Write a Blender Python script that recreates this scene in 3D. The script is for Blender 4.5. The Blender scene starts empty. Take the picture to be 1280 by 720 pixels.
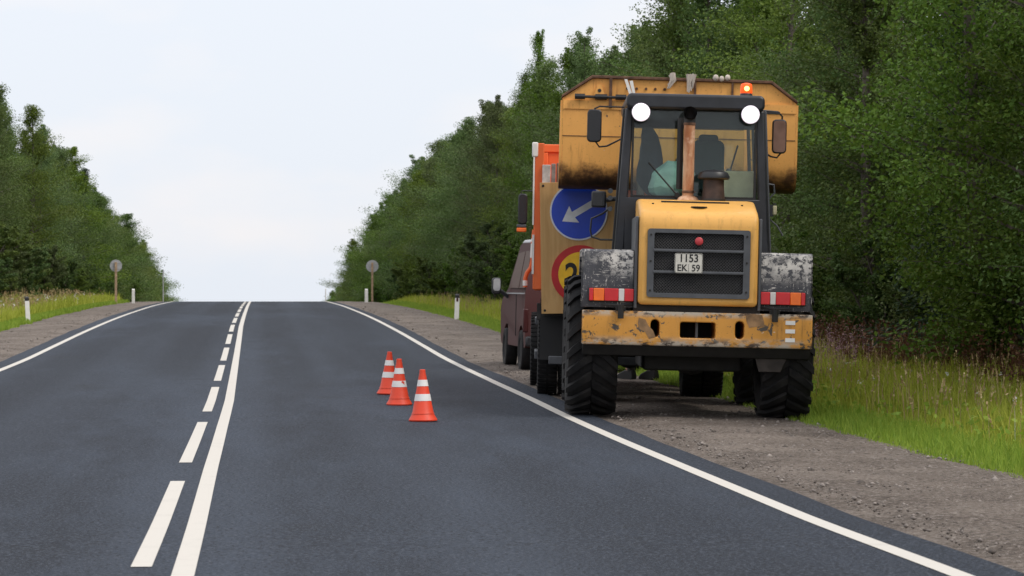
import bpy, math, random
import numpy as np
from mathutils import Vector, Matrix, noise as mnoise

# ---------------------------------------------------------------- camera, world, sun, exposure
S = bpy.context.scene
COL = S.collection
R = math.radians
THETA = 5.56                                   # the camera looks this far right of the road's direction
cam_d = bpy.data.cameras.new('camera')
cam_d.sensor_width = 36.0
cam_d.lens = 3274.0 / 1280.0 * 36.0
cam_d.clip_start = 0.5
cam_d.clip_end = 6000.0
cam = bpy.data.objects.new('camera', cam_d)
COL.objects.link(cam)
cam.location = (0, 0, 0)                       # eye height; the road lies about 1.36 m below
cam.rotation_euler = (R(90), 0, R(-THETA))
cam_d.dof.use_dof = True
cam_d.dof.focus_distance = 25.0
cam_d.dof.aperture_fstop = 7.1
S.camera = cam

SUN_EL, SUN_AZ = 50.0, 126.0                   # high, behind the camera and to its right
W = bpy.data.worlds.new('World')
S.world = W
W.use_nodes = True
wn, wl = W.node_tree.nodes, W.node_tree.links
wn.clear()
sky = wn.new('ShaderNodeTexSky')
sky.sky_type = 'NISHITA'
sky.sun_disc = False
sky.sun_elevation = R(SUN_EL)
sky.sun_rotation = R(SUN_AZ)
tc = wn.new('ShaderNodeTexCoord')
cl = wn.new('ShaderNodeTexNoise')
cl.inputs['Scale'].default_value = 5.5
cl.inputs['Detail'].default_value = 5.0
cl.inputs['Roughness'].default_value = 0.5
mp = wn.new('ShaderNodeMapping')
mp.inputs['Scale'].default_value = (1.0, 1.0, 2.6)
wl.new(tc.outputs['Generated'], mp.inputs['Vector'])
wl.new(mp.outputs['Vector'], cl.inputs['Vector'])
cr = wn.new('ShaderNodeValToRGB')
cr.color_ramp.elements[0].position = 0.40
cr.color_ramp.elements[0].color = (8.35, 8.8, 9.55, 1)
cr.color_ramp.elements[1].position = 0.60
cr.color_ramp.elements[1].color = (9.6, 9.25, 9.25, 1)
wl.new(cl.outputs['Fac'], cr.inputs['Fac'])
mx = wn.new('ShaderNodeMixRGB')
mx.inputs['Fac'].default_value = 0.95          # an overcast layer in front of the blue
wl.new(sky.outputs['Color'], mx.inputs['Color1'])
sx = wn.new('ShaderNodeSeparateXYZ')
wl.new(tc.outputs['Generated'], sx.inputs[0])
zr_ = wn.new('ShaderNodeMapRange')             # an overcast sky is brighter overhead than at the horizon
zr_.inputs['To Min'].default_value = 1.0
zr_.inputs['To Max'].default_value = 1.5
wl.new(sx.outputs['Z'], zr_.inputs['Value'])
mu = wn.new('ShaderNodeVectorMath')
mu.operation = 'SCALE'
wl.new(cr.outputs['Color'], mu.inputs[0])
wl.new(zr_.outputs['Result'], mu.inputs['Scale'])
wl.new(mu.outputs['Vector'], mx.inputs['Color2'])
bg = wn.new('ShaderNodeBackground')
bg.inputs['Strength'].default_value = 0.1
wl.new(mx.outputs['Color'], bg.inputs['Color'])
wo = wn.new('ShaderNodeOutputWorld')
wl.new(bg.outputs['Background'], wo.inputs['Surface'])

sun_d = bpy.data.lights.new('sun', 'SUN')
sun_d.energy = 1.9
sun_d.angle = R(18)
sun_d.color = (1.0, 0.93, 0.84)
sun = bpy.data.objects.new('sun', sun_d)
COL.objects.link(sun)
az, el = R(SUN_AZ), R(SUN_EL)
to_sun = Vector((math.sin(az) * math.cos(el), math.cos(az) * math.cos(el), math.sin(el)))
sun.rotation_euler = to_sun.to_track_quat('Z', 'Y').to_euler()

S.view_settings.view_transform = 'Standard'
S.view_settings.look = 'None'
S.view_settings.exposure = 0.0
S.view_settings.gamma = 1.0
S.cycles.max_bounces = 6
S.cycles.transparent_max_bounces = 8
S.cycles.use_denoising = True

rnd = random.Random(7)
rng = np.random.default_rng(7)

# ---------------------------------------------------------------- helpers: mesh building
class MB:
    """collects shapes, then links them as ONE mesh object"""
    def __init__(s):
        s.v = []; s.f = []
    def add(s, vs, fs):
        o = len(s.v); s.v += [tuple(p) for p in vs]; s.f += [tuple(i + o for i in q) for q in fs]; return s
    def box(s, x0, x1, y0, y1, z0, z1):
        return s.hexa([(x0,y0,z0),(x1,y0,z0),(x1,y1,z0),(x0,y1,z0),(x0,y0,z1),(x1,y0,z1),(x1,y1,z1),(x0,y1,z1)])
    def hexa(s, p):
        return s.add(p, [(3,2,1,0),(4,5,6,7),(0,1,5,4),(1,2,6,5),(2,3,7,6),(3,0,4,7)])
    def prism(s, poly, axis, a0, a1, poly1=None):
        """poly: 2-D outline in the plane across axis ('x': (y,z), 'y': (x,z), 'z': (x,y))"""
        def P(q, a):
            return {'x': (a, q[0], q[1]), 'y': (q[0], a, q[1]), 'z': (q[0], q[1], a)}[axis]
        n = len(poly); p1 = poly1 or poly
        vs = [P(q, a0) for q in poly] + [P(q, a1) for q in p1]
        fs = [tuple(range(n))[::-1], tuple(range(n, 2 * n))] + [(i, (i + 1) % n, n + (i + 1) % n, n + i) for i in range(n)]
        return s.add(vs, fs)
    def tube(s, pts, r, seg=8, caps=True):
        pts = [Vector(p) for p in pts]; n = len(pts)
        rr = r if isinstance(r, (list, tuple)) else [r] * n
        vs = []; up = None
        for i, p in enumerate(pts):
            d = (pts[min(i + 1, n - 1)] - pts[max(i - 1, 0)]).normalized()
            if up is None:
                up = Vector((0, 0, 1)) if abs(d.z) < 0.9 else Vector((1, 0, 0))
            a = d.cross(up)
            if a.length < 1e-5: a = d.orthogonal()
            a.normalize(); b = d.cross(a).normalized(); up = -b if False else a.cross(d)
            for k in range(seg):
                t = 2 * math.pi * k / seg
                vs.append(p + (a * math.cos(t) + b * math.sin(t)) * rr[i])
        fs = []
        for i in range(n - 1):
            for k in range(seg):
                k2 = (k + 1) % seg
                fs.append((i * seg + k, i * seg + k2, (i + 1) * seg + k2, (i + 1) * seg + k))
        if caps:
            fs.append(tuple(range(seg))[::-1]); fs.append(tuple((n - 1) * seg + k for k in range(seg)))
        return s.add(vs, fs)
    def lathe(s, prof, origin, axis='z', seg=24):
        """prof: (radius, along) pairs"""
        ox, oy, oz = origin; vs = []; n = len(prof)
        for r, a in prof:
            for k in range(seg):
                t = 2 * math.pi * k / seg; c, q = math.cos(t) * r, math.sin(t) * r
                vs.append({'z': (ox + c, oy + q, oz + a), 'x': (ox + a, oy + c, oz + q), 'y': (ox + q, oy + a, oz + c)}[axis])
        fs = []
        for i in range(n - 1):
            for k in range(seg):
                k2 = (k + 1) % seg
                fs.append((i * seg + k, i * seg + k2, (i + 1) * seg + k2, (i + 1) * seg + k))
        fs.append(tuple(range(seg))[::-1]); fs.append(tuple((n - 1) * seg + k for k in range(seg)))
        return s.add(vs, fs)
    def mesh(s, name, m=None, smooth=35):
        me = bpy.data.meshes.new(name); me.from_pydata(s.v, [], s.f); me.validate()
        import bmesh
        b = bmesh.new(); b.from_mesh(me); bmesh.ops.recalc_face_normals(b, faces=b.faces); b.to_mesh(me); b.free()
        if m: me.materials.append(m)
        if smooth:
            me.shade_smooth(); me.set_sharp_from_angle(angle=R(smooth))
        return me
    def build(s, name, m=None, parent=None, bevel=0, seg=2, smooth=35, loc=None, rot=None):
        o = bpy.data.objects.new(name, s.mesh(name, m, smooth)); COL.objects.link(o)
        if parent: o.parent = parent
        if loc: o.location = loc
        if rot: o.rotation_euler = rot
        if bevel:
            b = o.modifiers.new('edge', 'BEVEL'); b.width = bevel; b.segments = seg; b.limit_method = 'ANGLE'; b.angle_limit = R(40); b.harden_normals = False
        return o

def link(name, me, parent=None, loc=None, rot=None, scale=None):
    o = bpy.data.objects.new(name, me); COL.objects.link(o)
    if parent: o.parent = parent
    if loc is not None: o.location = loc
    if rot is not None: o.rotation_euler = rot
    if scale is not None: o.scale = scale
    return o
def tag(o, label=None, cat=None, group=None, kind=None):
    for k, v in (('label', label), ('category', cat), ('group', group), ('kind', kind)):
        if v: o[k] = v
    return o
def empty(name, loc, rot=(0, 0, 0), label=None, cat=None, group=None):
    o = bpy.data.objects.new(name, None); COL.objects.link(o); o.location = loc; o.rotation_euler = rot
    o.empty_display_size = 0.3
    return tag(o, label, cat, group)
def cut(o, cutters):
    """real holes: subtract closed meshes (MB) from o, leaving plain mesh data behind"""
    cs = []
    for c in cutters:
        k = bpy.data.objects.new('tmp', c.mesh('tmp', None, 0)); COL.objects.link(k); k.parent = o.parent; cs.append(k)
        md = o.modifiers.new('b', 'BOOLEAN'); md.object = k; md.operation = 'DIFFERENCE'; md.solver = 'EXACT'
    dg = bpy.context.evaluated_depsgraph_get(); dg.update()
    me = bpy.data.meshes.new_from_object(o.evaluated_get(dg))
    o.modifiers.clear(); o.data = me
    for k in cs: bpy.data.objects.remove(k)
    me.shade_smooth(); me.set_sharp_from_angle(angle=R(35))
def rrect(cx, cz, w, h, r, n=4):
    """rounded rectangle outline"""
    p = []
    for sx, sz, a0 in ((1, 1, 0), (-1, 1, 90), (-1, -1, 180), (1, -1, 270)):
        for k in range(n + 1):
            a = R(a0 + 90 * k / n)
            p.append((cx + sx * (w / 2 - r) + r * math.cos(a), cz + sz * (h / 2 - r) + r * math.sin(a)))
    return p
def text(name, body, size, m, parent, loc, rot, bold=0.0, sx=1.0, extrude=0.001, align='CENTER'):
    c = bpy.data.curves.new(name, 'FONT'); c.body = body; c.size = size; c.align_x = align; c.align_y = 'CENTER'
    c.extrude = extrude; c.offset = bold; c.materials.append(m)
    t = bpy.data.objects.new('tmp', c); COL.objects.link(t)
    dg = bpy.context.evaluated_depsgraph_get(); dg.update()
    me = bpy.data.meshes.new_from_object(t.evaluated_get(dg)); bpy.data.objects.remove(t); bpy.data.curves.remove(c)
    return link(name, me, parent, loc, rot, (sx, 1, 1))

# ---------------------------------------------------------------- helpers: materials
def nodes(name):
    m = bpy.data.materials.new(name); m.use_nodes = True
    nt = m.node_tree; b = nt.nodes['Principled BSDF']
    return m, nt, nt.nodes, nt.links, b
def plain(name, c, rough=0.6, metal=0.0, spec=0.5, var=0.12, vscale=9.0, bump=0.0):
    """a colour with a little uneven grain"""
    m, nt, N, L, b = nodes(name)
    t = N.new('ShaderNodeTexCoord'); n = N.new('ShaderNodeTexNoise'); n.inputs['Scale'].default_value = vscale; n.inputs['Detail'].default_value = 5
    L.new(t.outputs['Object'], n.inputs['Vector'])
    r = N.new('ShaderNodeValToRGB'); e = r.color_ramp.elements
    e[0].position = 0.3; e[1].position = 0.7
    e[0].color = (*[max(0, x * (1 - var)) for x in c], 1); e[1].color = (*[min(1, x * (1 + var)) for x in c], 1)
    L.new(n.outputs['Fac'], r.inputs['Fac']); L.new(r.outputs['Color'], b.inputs['Base Color'])
    b.inputs['Roughness'].default_value = rough; b.inputs['Metallic'].default_value = metal; b.inputs['Specular IOR Level'].default_value = spec
    if bump:
        n2 = N.new('ShaderNodeTexNoise'); n2.inputs['Scale'].default_value = vscale * 5; L.new(t.outputs['Object'], n2.inputs['Vector'])
        bp = N.new('ShaderNodeBump'); bp.inputs['Strength'].default_value = bump; bp.inputs['Distance'].default_value = 0.01
        L.new(n2.outputs['Fac'], bp.inputs['Height']); L.new(bp.outputs['Normal'], b.inputs['Normal'])
    return m
def emit(name, c, strength):
    m, nt, N, L, b = nodes(name)
    b.inputs['Base Color'].default_value = (*c, 1); b.inputs['Emission Color'].default_value = (*c, 1); b.inputs['Emission Strength'].default_value = strength
    return m
class NG:
    """small node-graph helper"""
    def __init__(s, name):
        s.m, s.nt, s.N, s.L, s.b = nodes(name)
        s.tc = s.N.new('ShaderNodeTexCoord').outputs['Object']
    def noise(s, scale, detail=5, rough=0.55, stretch=None, dist=0.0, off=0.0):
        v = s.tc
        mp = s.N.new('ShaderNodeMapping'); mp.inputs['Scale'].default_value = stretch or (1, 1, 1); mp.inputs['Location'].default_value = (off, off * 1.7, off * .6)
        s.L.new(v, mp.inputs['Vector'])
        n = s.N.new('ShaderNodeTexNoise'); n.inputs['Scale'].default_value = scale; n.inputs['Detail'].default_value = detail
        n.inputs['Roughness'].default_value = rough; n.inputs['Distortion'].default_value = dist
        s.L.new(mp.outputs['Vector'], n.inputs['Vector']); return n.outputs['Fac']
    def step(s, x, a, b):
        r = s.N.new('ShaderNodeMapRange'); r.interpolation_type = 'SMOOTHSTEP'
        r.inputs['From Min'].default_value = a; r.inputs['From Max'].default_value = b
        s.L.new(x, r.inputs['Value']); return r.outputs['Result']
    def math(s, op, a, b=None):
        n = s.N.new('ShaderNodeMath'); n.operation = op
        for i, x in enumerate((a, b)):
            if x is None: continue
            if isinstance(x, (int, float)): n.inputs[i].default_value = x
            else: s.L.new(x, n.inputs[i])
        return n.outputs[0]
    def mix(s, f, a, b):
        n = s.N.new('ShaderNodeMixRGB')
        if isinstance(f, (int, float)): n.inputs['Fac'].default_value = f
        else: s.L.new(f, n.inputs['Fac'])
        for k, x in (('Color1', a), ('Color2', b)):
            if isinstance(x, tuple): n.inputs[k].default_value = (*x, 1)
            else: s.L.new(x, n.inputs[k])
        return n.outputs['Color']
    def axis(s, k):
        n = s.N.new('ShaderNodeSeparateXYZ'); s.L.new(s.tc, n.inputs[0]); return n.outputs[k]
    def out(s, col, rough=0.6, spec=0.4, metal=0.0):
        if isinstance(col, tuple): s.b.inputs['Base Color'].default_value = (*col, 1)
        else: s.L.new(col, s.b.inputs['Base Color'])
        if isinstance(rough, (int, float)): s.b.inputs['Roughness'].default_value = rough
        else: s.L.new(rough, s.b.inputs['Roughness'])
        s.b.inputs['Specular IOR Level'].default_value = spec; s.b.inputs['Metallic'].default_value = metal
        return s.m
    def bump(s, h, strength, dist=0.01):
        n = s.N.new('ShaderNodeBump'); n.inputs['Strength'].default_value = strength; n.inputs['Distance'].default_value = dist
        s.L.new(h, n.inputs['Height']); s.L.new(n.outputs['Normal'], s.b.inputs['Normal'])

def worn_paint(name, c, dirt=(0.10, 0.055, 0.025), chip=(0.09, 0.075, 0.06), da=0.5, ca=0.62, rough=0.5, soot=None, pale=None, edge=None):
    g = NG(name)
    big = g.noise(1.6, 4)
    col = g.mix(g.step(big, 0.3, 0.75), tuple(x * 0.9 for x in c), tuple(min(1, x * 1.06) for x in c))
    streak = g.noise(3.2, 6, 0.6, (6.0, 6.0, 0.7))
    d = g.math('MULTIPLY', g.step(streak, 0.5, 0.78), g.step(g.noise(2.3, 6, off=3.0), 0.42, 0.68))
    col = g.mix(g.math('MULTIPLY', d, da), col, dirt)
    fine = g.noise(34, 4, 0.7, off=1.0)
    col = g.mix(g.math('MULTIPLY', g.step(fine, 0.59, 0.70), 0.6 * da), col, dirt)
    ch = g.step(g.noise(7.5, 7, 0.62, dist=0.6, off=8.0), ca, ca + 0.03)
    col = g.mix(ch, col, chip)
    if pale:
        p = g.step(g.noise(6.0, 8, 0.7, (1.0, 1.0, 1.6), 0.8, off=15.0), pale, pale + 0.03)
        col = g.mix(p, col, (0.62, 0.58, 0.52))
    if edge:
        z = g.axis(2)
        e1 = g.math('MAXIMUM', g.step(z, edge[0] + .10, edge[0]), g.step(z, edge[1] - .07, edge[1]))
        w = g.math('MULTIPLY', e1, g.step(g.noise(5.0, 8, 0.7, (1.0, 1.0, 2.0), off=21.0), 0.40, 0.56))
        col = g.mix(w, col, (0.50, 0.44, 0.36))
        w2 = g.math('MULTIPLY', e1, g.step(g.noise(6.0, 8, 0.7, (1.0, 1.0, 2.0), off=31.0), 0.50, 0.58))
        col = g.mix(w2, col, (0.07, 0.05, 0.04))
    if soot:
        z = g.axis(2)
        f = g.step(g.math('ADD', z, g.math('MULTIPLY', g.math('SUBTRACT', g.noise(2.2, 7, 0.7, off=5.0), 0.5), 0.9)), soot[1], soot[0])
        col = g.mix(g.step(f, .02, .7), col, (0.16, 0.07, 0.026))
        col = g.mix(g.step(f, .42, 1.0), col, (0.018, 0.013, 0.010))
    g.bump(g.noise(14, 5), 0.15)
    return g.out(col, rough, 0.4)

YEL = (0.78, 0.415, 0.10)
M = {}
M['yellow'] = worn_paint('yellow_paint', YEL, da=0.35, ca=0.80, rough=0.42)
M['bumper'] = worn_paint('battered_yellow_paint', (0.64, 0.30, 0.055), dirt=(0.16, 0.075, 0.03), da=0.95, ca=0.575, rough=0.5, pale=0.635, edge=(0.79, 1.125))
M['bucket'] = worn_paint('old_yellow_bucket_paint', (0.84, 0.41, 0.105), dirt=(0.24, 0.085, 0.025), da=1.0, ca=0.68, rough=0.6, soot=(2.46, 3.00), pale=0.69)
M['rust'] = plain('rusty_steel', (0.12, 0.06, 0.035), 0.8, var=0.5, vscale=14, bump=0.3)
M['dark_rust'] = plain('dark_rusty_bowl', (0.045, 0.026, 0.02), 0.6, var=0.5, vscale=10)
M['scraped'] = plain('scraped_brown_steel', (0.25, 0.145, 0.068), 0.7, var=0.45, vscale=11)
M['mud'] = plain('muddy_steel', (0.036, 0.029, 0.025), 0.85, var=0.4)
M['black'] = plain('black_paint', (0.016, 0.017, 0.02), 0.42, var=0.3)
M['cab'] = plain('cab_paint', (0.018, 0.02, 0.026), 0.4, var=0.35, vscale=5)
M['dark'] = plain('dark_greasy_steel', (0.012, 0.011, 0.010), 0.7, var=0.5)
M['frame_grey'] = plain('grey_plastic', (0.075, 0.08, 0.09), 0.5, var=0.15)
M['mesh_wire'] = plain('grille_wire', (0.045, 0.045, 0.048), 0.5)
M['glass_dark'] = plain('dark_mirror_back', (0.012, 0.012, 0.014), 0.25)
M['mirror'] = plain('mirror_glass', (0.15, 0.085, 0.06), 0.12, metal=1.0, var=0.2)  # brown reflection of the surroundings is put into the glass colour
M['red_lens'] = plain('red_lens', (0.55, 0.015, 0.02), 0.22, spec=0.6)
M['dark_red_lens'] = plain('dark_red_lens', (0.05, 0.008, 0.009), 0.4)
M['orange_lens'] = plain('orange_lens', (0.85, 0.16, 0.015), 0.22, spec=0.6)
M['white_lens'] = plain('white_lens', (0.6, 0.58, 0.56), 0.25, spec=0.6)
M['plate'] = plain('plate_white', (0.62, 0.60, 0.54), 0.5, var=0.1, vscale=30)
M['ink'] = plain('black_ink', (0.012, 0.012, 0.013), 0.6)
M['white'] = plain('white_paint', (0.74, 0.73, 0.70), 0.55, var=0.06)
M['badge'] = plain('red_badge', (0.55, 0.05, 0.06), 0.4)
M['lamp'] = emit('work_lamp_light', (1.0, 0.97, 0.98), 14.0)
M['lamp_edge'] = emit('work_lamp_reflector_glow', (1.0, 0.95, 0.98), 1.6)  # ring emits by itself, imitating the lamp's glow fading outwards
M['lamp_rim_glow'] = emit('work_lamp_outer_glow', (0.90, 0.82, 0.92), 0.55)  # weaker emission at the rim, the faint violet end of that glow
M['beacon'] = emit('beacon_light', (1.0, 0.085, 0.01), 1.0)
M['beacon_core'] = emit('beacon_bulb', (1.0, 0.50, 0.12), 5.0)
M['seat'] = plain('seat_fabric', (0.025, 0.05, 0.055), 0.8)
M['cream'] = plain('cream_panel', (0.46, 0.42, 0.27), 0.6)
M['rubber_trim'] = plain('rubber_trim', (0.012, 0.012, 0.013), 0.6)
M['skin'] = plain('skin', (0.45, 0.25, 0.17), 0.55)
M['orange'] = worn_paint('orange_paint', (0.76, 0.145, 0.034), da=0.25, ca=0.85, rough=0.45)
M['maroon'] = worn_paint('maroon_paint', (0.066, 0.016, 0.016), dirt=(0.10, 0.065, 0.055), da=0.4, ca=0.9, rough=0.55)
M['brown_glass'] = plain('brownish_window', (0.10, 0.05, 0.038), 0.45, spec=0.3)
M['galv'] = plain('grey_metal', (0.42, 0.43, 0.44), 0.5, metal=0.3)
M['sign_back'] = plain('sign_back', (0.36, 0.37, 0.38), 0.55)
M['wood_post'] = plain('wood_post', (0.36, 0.25, 0.16), 0.8, var=0.3)
M['blue'] = plain('blue_sign_film', (0.004, 0.048, 0.48), 0.32, var=0.12, vscale=5)
M['sign_white'] = plain('white_sign_film', (0.66, 0.66, 0.68), 0.4)
M['sign_red'] = plain('red_sign_film', (0.50, 0.014, 0.016), 0.4)
M['sign_yellow'] = plain('yellow_sign_film', (0.92, 0.52, 0.014), 0.4)
M['trousers'] = plain('dark_trousers', (0.02, 0.022, 0.03), 0.85)
M['jacket_orange'] = plain('orange_work_jacket', (0.60, 0.13, 0.03), 0.8)
M['boot'] = plain('black_boots', (0.01, 0.01, 0.011), 0.6)
M['jacket_dark'] = plain('dark_jacket_cloth', (0.022, 0.03, 0.045), 0.9, var=0.4, vscale=6, bump=0.5)
M['bag'] = plain('pale_green_plastic', (0.30, 0.52, 0.48), 0.35, var=0.25, vscale=7, bump=0.4)
M['rope'] = plain('dirty_white_rope', (0.55, 0.48, 0.42), 0.9, var=0.2)
M['cone'] = worn_paint('orange_cone_plastic', (0.74, 0.062, 0.024), dirt=(0.20, 0.06, 0.04), chip=(0.30, 0.07, 0.045), da=0.5, ca=0.72)
M['cone_band'] = worn_paint('white_cone_band', (0.76, 0.75, 0.74), dirt=(0.4, 0.3, 0.28), chip=(0.55, 0.10, 0.06), da=0.3, ca=0.78)
M['cone_band_worn'] = worn_paint('torn_white_cone_band', (0.76, 0.75, 0.74), dirt=(0.4, 0.3, 0.28), chip=(0.66, 0.06, 0.03), da=0.4, ca=0.53)

g = NG('tyre_rubber')
c_ = g.mix(g.step(g.noise(5, 6), 0.4, 0.75), (0.006, 0.006, 0.007), (0.022, 0.020, 0.019))
g.bump(g.noise(40, 3), 0.2); M['tyre'] = g.out(c_, 0.75, 0.35)

g = NG('plywood')
c_ = g.mix(g.step(g.noise(2.0, 6, 0.6, (7, 7, 0.6), 0.4), 0.3, 0.7), (0.47, 0.27, 0.10), (0.58, 0.36, 0.15))
c_ = g.mix(g.math('MULTIPLY', g.step(g.noise(3.0, 5, off=4), 0.55, 0.75), 0.35), c_, (0.22, 0.12, 0.05)); M['plywood'] = g.out(c_, 0.65)

g = NG('scratched_black_fender')                 # black paint scraped to pale primer, most of it high on the panel
z = g.axis(2)
hi = g.math('MULTIPLY', g.step(z, 1.40, 1.64), g.step(g.noise(2.4, 4, off=2.2), 0.36, 0.56))
f1 = g.math('MULTIPLY', g.step(g.noise(17, 8, 0.72, (1.0, 1.0, 1.3)), 0.44, 0.52), hi)
f2 = g.step(g.noise(9.0, 8, 0.72, (0.5, 1.0, 4.5), off=6), 0.595, 0.63)
f3 = g.step(g.noise(9.0, 8, 0.72, (4.0, 1.0, 0.6), off=9), 0.60, 0.635)
f4 = g.math('MULTIPLY', g.step(g.noise(40, 5, 0.7, off=17), 0.60, 0.65), 0.8)
f3 = g.math('MAXIMUM', f3, f4)
f = g.math('MAXIMUM', g.math('MAXIMUM', f1, f2), f3)
c_ = g.mix(g.step(g.noise(4, 4, off=12), 0.3, 0.8), (0.022, 0.023, 0.030), (0.055, 0.055, 0.065))
M['fender'] = g.out(g.mix(f, c_, (0.60, 0.57, 0.53)), 0.45, 0.5)

g = NG('rusty_exhaust')
c_ = g.mix(g.step(g.noise(2.4, 7, 0.6, (3, 3, 0.8)), 0.35, 0.7), (0.72, 0.47, 0.30), (0.36, 0.14, 0.06))
c_ = g.mix(g.math('MULTIPLY', g.step(g.noise(9, 6, off=3), 0.5, 0.7), 0.7), c_, (0.72, 0.52, 0.38))
M['exhaust'] = g.out(c_, 0.75, 0.3, 0.2)

g = NG('asphalt')
base = g.mix(g.step(g.noise(0.12, 5, 0.6, (1.0, 0.4, 1.0)), 0.3, 0.72), (0.011, 0.015, 0.024), (0.020, 0.027, 0.040))
xw = g.math('ABSOLUTE', g.math('SINE', g.math('MULTIPLY', g.math('ADD', g.axis(0), -0.50), 1.745)))      # polished wheel tracks, two a lane
base = g.mix(g.math('MULTIPLY', g.step(xw, 0.35, 0.95), g.step(g.noise(0.5, 5, 0.6, (1.0, 0.04, 1.0), off=3), 0.30, 0.70)), base, (0.034, 0.044, 0.063))
base = g.mix(g.math('MULTIPLY', g.step(g.noise(0.30, 6, 0.7, (1.0, 0.16, 1.0), off=9), 0.47, 0.66), 0.6), base, (0.048, 0.064, 0.093))
base = g.mix(g.math('MULTIPLY', g.step(g.noise(0.9, 7, 0.75, (0.6, 0.4, 1.0), off=24), 0.56, 0.70), 0.5), base, (0.014, 0.016, 0.020))
sp = g.noise(46, 3, 0.8)
base = g.mix(g.math('MULTIPLY', g.step(sp, 0.53, 0.61), 0.85), base, (0.088, 0.101, 0.126))
base = g.mix(g.math('MULTIPLY', g.step(g.noise(38, 3, 0.8, off=4), 0.52, 0.60), 0.9), base, (0.004, 0.005, 0.007))
g.bump(g.noise(60, 3, 0.7), 0.5, 0.012)
M['asphalt'] = g.out(base, 0.85, 0.24)

g = NG('road_marking_paint')
c_ = g.mix(g.math('MULTIPLY', g.step(g.noise(3.5, 8, 0.7), 0.5, 0.8), 0.35), (0.57, 0.54, 0.49), (0.38, 0.36, 0.33))
c_ = g.mix(g.math('MULTIPLY', g.step(g.noise(45, 4, 0.7), 0.62, 0.75), 0.5), c_, (0.2, 0.2, 0.2)); M['marking'] = g.out(c_, 0.7, 0.3)

g = NG('gravel_earth')
c_ = g.mix(g.step(g.noise(0.8, 6, 0.6), 0.32, 0.7), (0.105, 0.083, 0.068), (0.215, 0.178, 0.150))
c_ = g.mix(g.math('MULTIPLY', g.step(g.noise(1.6, 6, 0.65, (1.0, 0.25, 1), off=2), 0.5, 0.72), 0.6), c_, (0.092, 0.075, 0.064))
c_ = g.mix(g.math('MULTIPLY', g.step(g.noise(26, 6, 0.85), 0.51, 0.58), 0.8), c_, (0.34, 0.30, 0.265))
c_ = g.mix(g.math('MULTIPLY', g.step(g.noise(21, 6, 0.85, off=5), 0.52, 0.59), 0.9), c_, (0.040, 0.033, 0.028))
g.bump(g.noise(30, 5, 0.75), 0.9, 0.03)
M['gravel'] = g.out(c_, 0.9, 0.2)

g = NG('stones')
ii = g.N.new('ShaderNodeNewGeometry').outputs['Random Per Island']
M['stone'] = g.out(g.mix(ii, (0.075, 0.064, 0.057), (0.30, 0.265, 0.24)), 0.9, 0.2)

g = NG('soil_and_turf')
c_ = g.mix(g.step(g.noise(0.7, 6), 0.35, 0.65), (0.040, 0.052, 0.016), (0.085, 0.105, 0.028))
c_ = g.mix(g.math('MULTIPLY', g.step(g.noise(2.5, 5, off=3), 0.5, 0.7), 0.6), c_, (0.07, 0.05, 0.028)); M['soil'] = g.out(c_, 0.95, 0.1)

def leafy(name, a, b, c=None, trans=0.35, obj_var=True, rough=0.6):
    """thin leaves or blades: colour differs leaf by leaf and plant by plant"""
    m = bpy.data.materials.new(name); m.use_nodes = True
    N, L = m.node_tree.nodes, m.node_tree.links; N.clear()
    gi = N.new('ShaderNodeNewGeometry').outputs['Random Per Island']
    mx = N.new('ShaderNodeMixRGB'); mx.inputs['Color1'].default_value = (*a, 1); mx.inputs['Color2'].default_value = (*b, 1); L.new(gi, mx.inputs['Fac'])
    col = mx.outputs['Color']
    if obj_var:
        oi = N.new('ShaderNodeObjectInfo').outputs['Random']
        hs = N.new('ShaderNodeHueSaturation')
        for k, lo, hi in (('Hue', 0.475, 0.515), ('Saturation', 0.75, 1.1), ('Value', 0.72, 1.3)):
            mr = N.new('ShaderNodeMapRange'); mr.inputs['To Min'].default_value = lo; mr.inputs['To Max'].default_value = hi
            if k == 'Value':
                L.new(oi, mr.inputs['Value'])
            else:
                w = N.new('ShaderNodeMath'); w.operation = 'FRACT'; w2 = N.new('ShaderNodeMath'); w2.operation = 'MULTIPLY'
                w2.inputs[1].default_value = 7.31 if k == 'Hue' else 13.7
                L.new(oi, w2.inputs[0]); L.new(w2.outputs[0], w.inputs[0]); L.new(w.outputs[0], mr.inputs['Value'])
            L.new(mr.outputs['Result'], hs.inputs[k])
        L.new(col, hs.inputs['Color']); col = hs.outputs['Color']
    d = N.new('ShaderNodeBsdfPrincipled'); d.inputs['Roughness'].default_value = rough; d.inputs['Specular IOR Level'].default_value = 0.25
    t = N.new('ShaderNodeBsdfTranslucent'); s = N.new('ShaderNodeMixShader'); s.inputs[0].default_value = trans
    L.new(col, d.inputs['Base Color']); L.new(col, t.inputs['Color'])
    L.new(d.outputs[0], s.inputs[1]); L.new(t.outputs[0], s.inputs[2])
    o = N.new('ShaderNodeOutputMaterial'); L.new(s.outputs[0], o.inputs['Surface'])
    return m
M['leaf'] = leafy('broadleaf_foliage', (0.072, 0.132, 0.020), (0.130, 0.204, 0.032), trans=0.3)
M['needle'] = leafy('spruce_needles', (0.018, 0.042, 0.020), (0.036, 0.072, 0.028), trans=0.15)
M['bush'] = leafy('bush_foliage', (0.062, 0.112, 0.022), (0.115, 0.178, 0.034))
M['bark'] = plain('bark', (0.10, 0.085, 0.07), 0.9, var=0.5, vscale=8, bump=0.5)
M['short_grass'] = leafy('fresh_short_grass', (0.17, 0.29, 0.03), (0.32, 0.42, 0.06), trans=0.4, obj_var=False)
M['tall_grass'] = leafy('tall_meadow_grass', (0.26, 0.325, 0.030), (0.52, 0.54, 0.09), trans=0.4, obj_var=False)
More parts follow.
